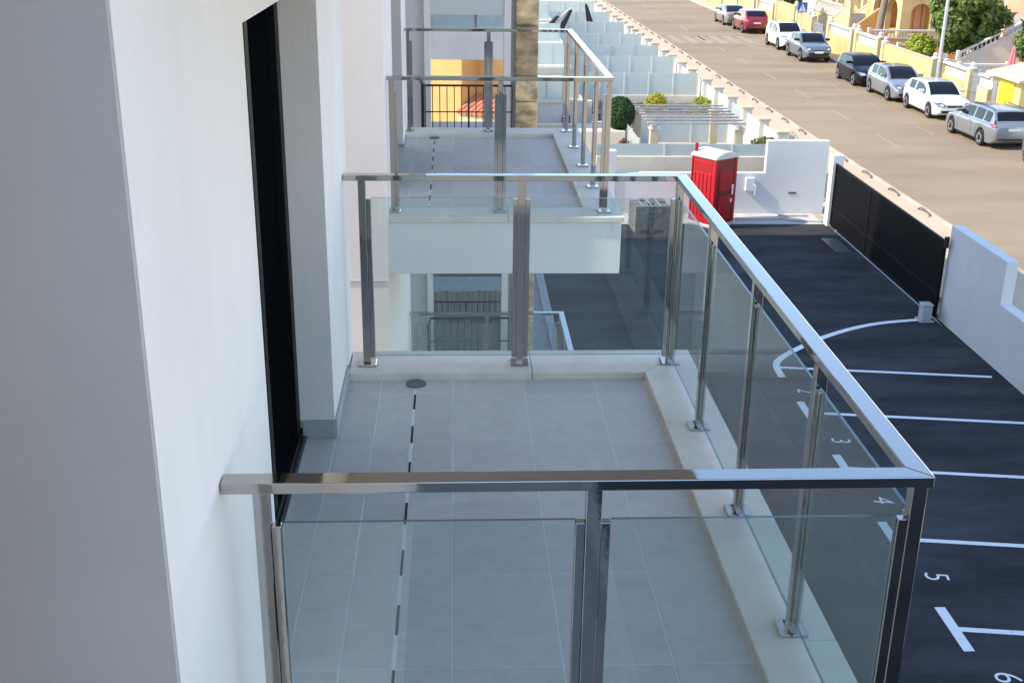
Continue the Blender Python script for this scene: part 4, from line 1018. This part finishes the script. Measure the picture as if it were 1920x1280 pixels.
# ------------------------------------------------------------------ cars
def interp(tab, s):
    for (a, va), (b, vb) in zip(tab[:-1], tab[1:]):
        if s <= b:
            t_ = (s-a)/(b-a) if b > a else 0; t_ = max(0, min(1, t_)); return va+(vb-va)*t_
    return tab[-1][1]
def sm_interp(tab, s):
    for i, ((a, va), (b, vb)) in enumerate(zip(tab[:-1], tab[1:])):
        if s <= b:
            t_ = max(0, min(1, (s-a)/(b-a)))
            m0 = (vb-tab[i-1][1])/(b-tab[i-1][0]) if i > 0 else (vb-va)/(b-a)
            m1 = (tab[i+2][1]-va)/(tab[i+2][0]-a) if i+2 < len(tab) else (vb-va)/(b-a)
            h = b-a
            return (2*t_**3-3*t_**2+1)*va+(t_**3-2*t_**2+t_)*h*m0+(-2*t_**3+3*t_**2)*vb+(t_**3-t_**2)*h*m1
    return tab[-1][1]
def make_car(name, label, paint, loc, rz, P, cladding=False, taxi=None):
    t = thing(name, label, 'car', loc, rz, group='cars parked along the far kerb')
    L_, W, H = P['L'], P['W'], P['H']; hw = W/2; rw = P.get('rw', 0.32); ya = P['fo']; yb = P['fo']+P['wb']
    cl = P.get('cl', 0.19); Ra = rw+0.055
    top = P['top']                      # (s, z) profile of body top: bonnet, belt, tail
    plan = [(0, 0.70), (0.06, 0.80), (0.20, 0.90), (0.55, 0.97), (1.1, 1.0), (L_-1.0, 1.0), (L_-0.5, 0.965), (L_-0.18, 0.91), (L_-0.05, 0.85), (L_, 0.78)]
    def bottom(s):
        z = cl+0.10*max(0, 1-s/0.35)+0.14*max(0, 1-(L_-s)/0.35)
        for yc in (ya, yb):
            d = abs(s-yc)
            if d < Ra: z = max(z, rw+math.sqrt(Ra*Ra-d*d))
        return z
    st = [0, 0.02, 0.06, 0.12, 0.2, 0.3]; s = 0.35
    while s < L_-0.3: st.append(s); s += 0.055
    st += [L_-0.3, L_-0.2, L_-0.12, L_-0.06, L_-0.02, L_]
    b = MB(); rings = []
    for s in st:
        wv = hw*interp(plan, s); zb = bottom(s); zt = sm_interp(top, s)
        if s <= 0.02: zb += 0.06; zt -= 0.05*(1-s/0.02)
        if s >= L_-0.02: zb += 0.05; zt -= 0.05*(1-(L_-s)/0.02)
        zt = max(zt, zb+0.08); hgt = zt-zb; zm = zb+min(0.42*hgt, hgt)
        zs = zt-min(0.10, hgt*0.22)
        half = [(0.0, zb), (wv*0.90, zb), (wv*0.975, zb+0.04), (wv, zm), (wv*0.99, zb+(zs-zb)*0.82), (wv*0.965, zs), (wv*0.90, zt-0.012), (wv*0.55, zt+0.02), (0.0, zt+0.028)]
        ring = [(x, L_/2-s, z) for x, z in half]+[(-x, L_/2-s, z) for x, z in half[-2:0:-1]]
        rings.append(len(b.v)); b.v += [Vector(p) for p in ring]
    n = 16
    for i in range(len(st)-1):
        for k in range(n):
            a, c = rings[i]+k, rings[i]+(k+1) % n; d, e = rings[i+1]+(k+1) % n, rings[i+1]+k
            lowz = max(b.v[a].z, b.v[c].z, b.v[d].z, b.v[e].z)
            b.f.append([a, c, d, e]); b.m.append(1 if (cladding and k in (0, 1, 15, 14) and True) else 0)
    b.f.append([rings[0]+k for k in range(n)]); b.m.append(0); b.f.append([rings[-1]+k for k in range(n)][::-1]); b.m.append(0)
    body = b.build('body', [paint, 'plastic_black'], t, smooth=38, local=True)
    bm = bmesh.new(); bm.from_mesh(body.data); bvh = BVHTree.FromBMesh(bm); bm.free()
    # greenhouse
    c0, c1, c2, c3 = P['cowl'], P['rf'], P['rr'], P['tail']     # cowl, roof front, roof rear, tail base (s)
    gs = sorted(set([c0+(c1-c0)*k/5 for k in range(6)]+[c1+(c2-c1)*k/8 for k in range(9)]+[c2+(c3-c2)*k/5 for k in range(6)]+[p for q in P['pillars'] for p in q]))
    wr, wb_ = hw*0.73, hw*0.945
    def roofz(s):
        if s < c1:
            a = (s-c0)/(c1-c0); return sm_interp(top, s)+0.005+(H-0.05-sm_interp(top, c0))*(a*1.0+0.10*math.sin(math.pi*a))
        if s > c2:
            a = (s-c2)/(c3-c2); zb_ = sm_interp(top, c3)
            return zb_+(P['zr']-zb_)*(1-a)+0.10*(P['zr']-zb_)*math.sin(math.pi*a)*0.8
        a = (s-c1)/(c2-c1); return H-0.05+(P['zr']-(H-0.05))*a+0.05*math.sin(math.pi*a*0.9+0.15)*(1 if a < 1 else 0)
    G = MB(); rg_ = []; 
    for s in gs:
        z0 = sm_interp(top, s)-0.03; z1 = max(roofz(s), z0+0.02); a = max(0, min(1, (z1-z0)/(H-0.95)))
        endt = 1.0-0.07*max(0, 1-(s-c0)/0.5)-0.07*max(0, 1-(c3-s)/0.5)
        wbt = wb_*endt; wtp = (wbt+(wr-wbt)*a)*1.0
        zsd = z0+(z1-z0)*0.86; wsd = wbt+(wtp-wbt)*0.72
        half = [(wbt, z0), (wbt+(wsd-wbt)*0.12, z0+(zsd-z0)*0.10), (wsd, zsd), (wtp, z1-0.012*a), (wtp*0.86, z1+0.004), (wtp*0.45, z1+0.022*a), (0, z1+0.028*a)]
        ring = [(x, L_/2-s, z) for x, z in half]+[(-x, L_/2-s, z) for x, z in half[-2::-1]]
        rg_.append(len(G.v)); G.v += [Vector(p) for p in ring]
    m_ = 13; faces = {'roof': [], 'windscreen': [], 'rear_window': [], 'side_window_a': [], 'side_window_b': []}
    for i in range(len(gs)-1):
        sm_ = (gs[i]+gs[i+1])/2
        for k in range(m_-1):
            f = (rg_[i]+k, rg_[i]+k+1, rg_[i+1]+k+1, rg_[i+1]+k); key = 'roof'
            if k in (1, 10):
                inp = any(p[0]-1e-4 <= sm_ <= p[1]+1e-4 for p in P['pillars'])
                if not inp and c0+0.30 < sm_ < P['gend']: key = 'side_window_a' if k == 1 else 'side_window_b'
            elif k in (4, 5, 6, 7):
                if sm_ < c1-0.02: key = 'windscreen'
                elif sm_ > c2+0.03 and sm_ < c3-(c3-c2)*P.get('rwb', 0.12): key = 'rear_window'
            faces[key].append(f)
    def sub(fs):
        mp = {}; o = MB()
        for f in fs:
            for i in f:
                if i not in mp: mp[i] = len(o.v); o.v.append(G.v[i].copy())
            o.f.append([mp[i] for i in f]); o.m.append(0)
        return o
    rb = sub(faces['roof']); rb.build('roof', P.get('roofpaint', paint), t, smooth=38, local=True)
    for key in ('windscreen', 'rear_window', 'side_window_a', 'side_window_b'):
        if faces[key]: sub(faces[key]).build(key.replace('_a', '').replace('_b', ''), 'car_glass', t, smooth=38, local=True)
    # conforming patches on nose and tail
    def patch(nm, mt, pts, front=True, off=0.010, par=None, side=None):
        # pts: polygon rows [(xl, xr, z)...]
        b = MB(); nx_ = 12; rows = []; fine = []
        for (p_, q_) in zip(pts[:-1], pts[1:]): fine += [tuple(p_[j]+(q_[j]-p_[j])*k/5 for j in range(3)) for k in range(5)]
        for (xl, xr, z) in fine+[pts[-1]]:
            row = []
            for k in range(nx_+1):
                x = xl+(xr-xl)*k/nx_
                o, d = Vector((x, 4.0 if front else -4.0, z)), Vector((0, -1 if front else 1, 0))
                h = bvh.ray_cast(o, d)
                p = h[0] if h[0] else Vector((x, (L_/2-0.1)*(1 if front else -1), z))
                row.append(len(b.v)); b.v.append(p-d*off)
            rows.append(row)
        for r_ in range(len(rows)-1):
            for k in range(nx_): b.f.append([rows[r_][k], rows[r_][k+1], rows[r_+1][k+1], rows[r_+1][k]]); b.m.append(0)
        return b.build(nm, mt, par or t, local=True)
    q = P['nose']; hz = q['hl']
    for sgn in (1, -1):
        hl = patch('headlight', 'headlight', [(sgn*hw*q.get('hx0', .46), sgn*hw*0.82, hz-0.085), (sgn*hw*q.get('hx0', .44), sgn*hw*0.88, hz), (sgn*hw*q.get('hx1', .60), sgn*hw*0.92, hz+0.085)])
        patch('lamp_lens', 'lamp_lens', [(sgn*hw*0.56, sgn*hw*0.72, hz-0.05), (sgn*hw*0.56, sgn*hw*0.76, hz+0.03)], off=0.016, par=hl)
        # door seams, handles and sill seen from the side
        def side(nm, mt, s0, s1, z0, z1, off=0.004, par=None):
            b = MB(); rows = []
            for z in [z0+(z1-z0)*k/6 for k in range(7)]:
                row = []
                for s_ in [s0+(s1-s0)*k/4 for k in range(5)]:
                    h = bvh.ray_cast(Vector((sgn*3, L_/2-s_, z)), Vector((-sgn, 0, 0)))
                    p = h[0] if h[0] else Vector((sgn*hw*0.97, L_/2-s_, z))
                    row.append(len(b.v)); b.v.append(p+Vector((sgn*off, 0, 0)))
                rows.append(row)
            for r_ in range(6):
                for k in range(4): b.f.append([rows[r_][k], rows[r_][k+1], rows[r_+1][k+1], rows[r_+1][k]]); b.m.append(0)
            return b.build(nm, mt, par or t, local=True)
        zb0 = cl+0.10
        for ss in (c0+0.30, P['pillars'][0][0]+0.05, P['pillars'][1][0]+0.06):
            if abs(ss-yb) < Ra+0.02: ss = yb-Ra-0.03
            side('door_seam', 'seam', ss-0.009, ss+0.009, zb0, sm_interp(top, ss)-0.06)
        side('sill', 'plastic_black', ya+Ra+0.05, yb-Ra-0.05, cl+0.012, cl+0.085)
        for ss in (P['pillars'][0][0]-0.14, P['pillars'][1][0]-0.12):
            z_ = sm_interp(top, ss)-0.16; side('door_handle', P.get('mirror', paint) if paint != 'paint_white' else 'plastic_grey', ss-0.09, ss+0.09, z_, z_+0.03, 0.025)
        tz0, tz1 = P['tl']
        patch('taillight', 'taillight', [(sgn*hw*P.get('tx0', .70), sgn*hw*0.90, tz0), (sgn*hw*P.get('tx0', .70), sgn*hw*0.90, (tz0+tz1)/2), (sgn*hw*P.get('tx1', .76), sgn*hw*0.90, tz1)], front=False)
        # mirror
        ms = c0+0.42; mz = sm_interp(top, ms)+0.06
        MB().box(min(sgn*hw*0.90, sgn*(hw+0.19)), max(sgn*hw*0.90, sgn*(hw+0.19)), L_/2-ms-0.07, L_/2-ms+0.07, mz, mz+0.14).build('mirror', P.get('mirror', paint), t, bevel=0.03, local=True)
    patch('grille', 'plastic_black', [(-hw*q['gw'], hw*q['gw'], q['gz0']), (-hw*q['gw']*1.05, hw*q['gw']*1.05, q['gz1'])])
    patch('lower_intake', 'plastic_black', [(-hw*.62, hw*.62, q['iz0']), (-hw*.70, hw*.70, q['iz1'])])
    patch('number_plate', 'plate', [(-0.26, 0.26, q['pz']), (-0.26, 0.26, q['pz']+0.11)], off=0.020)
    patch('number_plate', 'plate', [(-0.26, 0.26, P['rpz']), (-0.26, 0.26, P['rpz']+0.11)], front=False, off=0.020)
    patch('rear_valance', 'plastic_black', [(-hw*.70, hw*.70, 0.37), (-hw*.66, hw*.66, 0.44)], front=False)
    # wheels
    for sx in (1, -1):
        for yc in (L_/2-ya, L_/2-yb):
            x = sx*(hw-0.115)
            w_ = MB(); wd = 0.105
            w_.lathe([(rw*0.66, -wd), (rw*0.93, -wd), (rw, -wd*0.7), (rw, wd*0.7), (rw*0.93, wd), (rw*0.66, wd)], (x, yc, rw), 22, 'x')
            wo_ = w_.build('wheel', 'rubber', t, smooth=35, local=True)
            k_ = MB(); fx = x+sx*(wd+0.004); N_ = 20
            cc = len(k_.v); k_.v.append(Vector((fx-sx*0.01, yc, rw)))
            for k in range(N_):
                a = 2*math.pi*k/N_; k_.v.append(Vector((fx, yc+rw*0.66*math.cos(a), rw+rw*0.66*math.sin(a))))
            for k in range(N_):
                k_.f.append([0, 1+k, 1+(k+1) % N_]); k_.m.append(1 if k % 4 in (2,) else 0)
            k_.build('rim', ['rim', 'rim_gap'], wo_, local=True)
    if P.get('rails'):
        for sgn in (1, -1):
            x = sgn*wr*0.93; MB().tube([(x, L_/2-c1-0.15, H-0.03), (x, L_/2-c1-0.3, H+0.035), (x, L_/2-c2+0.25, H+0.03), (x, L_/2-c2+0.1, H-0.02)], 0.018, 6).build('roof_rail', 'plastic_black', t, local=True)
    # dark underbody
    MB().box(-hw*0.80, hw*0.80, -L_/2+0.25, L_/2-0.25, cl+0.02, 0.52).build('underbody', 'plastic_black', t, local=True)
    return t
HATCH = dict(L=4.26, W=1.81, H=1.46, wb=2.63, fo=0.86, rw=0.315, top=[(0, 0.60), (0.08, 0.68), (0.35, 0.80), (0.9, 0.90), (1.25, 0.955), (2.2, 0.97), (3.3, 1.0), (4.0, 1.02), (4.2, 0.98), (4.26, 0.90)],
             cowl=1.22, rf=2.0, rr=3.55, tail=4.14, zr=1.40, pillars=[(2.66, 2.76), (3.42, 3.60)], gend=3.62, tl=(0.82, 1.0), rpz=0.62, nose=dict(hl=0.68, gw=0.40, gz0=0.58, gz1=0.68, iz0=0.32, iz1=0.45, pz=0.46))
WAGON = dict(L=4.52, W=1.84, H=1.50, wb=2.64, fo=0.87, rw=0.32, top=[(0, 0.60), (0.08, 0.68), (0.35, 0.80), (0.9, 0.92), (1.25, 0.97), (2.2, 0.98), (3.4, 1.0), (4.25, 1.01), (4.46, 0.98), (4.52, 0.90)],
             cowl=1.2, rf=2.0, rr=4.05, tail=4.43, zr=1.46, pillars=[(2.66, 2.75), (3.50, 3.58), (4.1, 4.5)], gend=4.12, tl=(0.85, 1.16), tx0=.80, tx1=.83, rpz=0.74, rwb=0.1, nose=dict(hl=0.68, gw=0.42, gz0=0.60, gz1=0.68, iz0=0.34, iz1=0.44, pz=0.46), rails=True)
AURIS = dict(HATCH, L=4.25, W=1.77, H=1.52, wb=2.60, fo=0.88, top=[(0, 0.60), (0.08, 0.70), (0.35, 0.84), (0.9, 0.96), (1.2, 1.0), (2.2, 1.0), (3.3, 1.02), (4.0, 1.02), (4.2, 0.98), (4.25, 0.90)], cowl=1.08, rf=1.95, rr=3.5, zr=1.46, tail=4.12, nose=dict(hl=0.74, gw=0.40, gz0=0.62, gz1=0.69, iz0=0.32, iz1=0.46, pz=0.48))
SUV = dict(HATCH, L=4.36, W=1.82, H=1.60, wb=2.64, fo=0.88, rw=0.345, cl=0.22, top=[(0, 0.66), (0.08, 0.78), (0.35, 0.92), (0.9, 1.02), (1.25, 1.06), (2.2, 1.06), (3.3, 1.09), (4.1, 1.12), (4.3, 1.06), (4.36, 0.95)], cowl=1.22, rf=1.98, rr=3.65, tail=4.26, zr=1.53, gend=3.66, tl=(0.88, 1.06), rpz=0.72, nose=dict(hl=0.82, gw=0.44, gz0=0.70, gz1=0.80, iz0=0.38, iz1=0.56, pz=0.58))
CHR = dict(SUV, H=1.56, rf=1.92, rr=3.3, zr=1.47, gend=3.3, pillars=[(2.62, 2.72), (3.2, 3.5)], nose=dict(hl=0.80, hx0=.42, gw=0.30, gz0=0.70, gz1=0.75, iz0=0.36, iz1=0.60, pz=0.56), mirror='plastic_black')
SEDAN = dict(HATCH, L=4.45, W=1.78, H=1.45, top=[(0, 0.60), (0.08, 0.68), (0.35, 0.80), (0.9, 0.90), (1.25, 0.955), (2.2, 0.97), (3.3, 1.0), (3.7, 1.01), (4.35, 0.99), (4.45, 0.9)], rr=3.1, tail=3.9, zr=1.38, gend=3.3, pillars=[(2.6, 2.7), (3.25, 3.4)], tl=(0.78, 0.93), rwb=0.05)
SMALL = dict(HATCH, L=3.95, W=1.75, H=1.46, wb=2.5, fo=0.80, top=[(0, 0.60), (0.08, 0.70), (0.35, 0.82), (0.8, 0.93), (1.1, 0.98), (2.0, 1.0), (3.0, 1.03), (3.75, 1.04), (3.9, 0.98), (3.95, 0.90)], cowl=1.05, rf=1.8, rr=3.25, tail=3.84, gend=3.3, pillars=[(2.4, 2.5), (3.1, 3.35)], roofpaint='paint_black')
def park(name, label, paint, P, y_front_or_rear, away, u, extra=0.0, **k):
    # y given for the near axle (smaller y); away: front points away from the viewer
    near = y_front_or_rear
    yc = near+(P['L']/2-(P['L']-P['fo']-P['wb']) if away else P['L']/2-P['fo'])
    return make_car(name, label, paint, (SX(u, yc), yc, 0.0), SROT+extra+(0 if away else math.pi), P, **k)
park('parked_car', 'silver estate car nearest on the street, its rear towards us', 'paint_silver', WAGON, 46.1, True, 21.85, R(1.5))
park('parked_car', 'white hatchback parked facing us behind the silver estate', 'paint_white', HATCH, 52.3, False, 22.22)
park('parked_car', 'silver hatchback parked between the white and the black car', 'paint_silver', AURIS, 57.0, False, 22.05)
park('parked_car', 'small black car with black roof behind silver hatchback', 'paint_black', SMALL, 61.8, False, 21.95)
park('parked_car', 'grey crossover with dark lower bumper facing us', 'paint_grey', CHR, 71.4, False, 21.95, cladding=True)
park('parked_car', 'white sport utility car with roof rails behind the grey crossover', 'paint_white', dict(SUV, rails=True), 77.0, False, 22.1, cladding=True)
park('parked_car', 'dark red sport utility car seen from behind', 'paint_red', SUV, 86.7, True, 22.15, cladding=True)
park('parked_car', 'champagne saloon car parked farthest up the street', 'paint_champagne', SEDAN, 92.2, True, 22.0)
park('parked_car', 'blue grey car cut off by the right edge of view', 'paint_grey', HATCH, 40.05, False, 22.2)
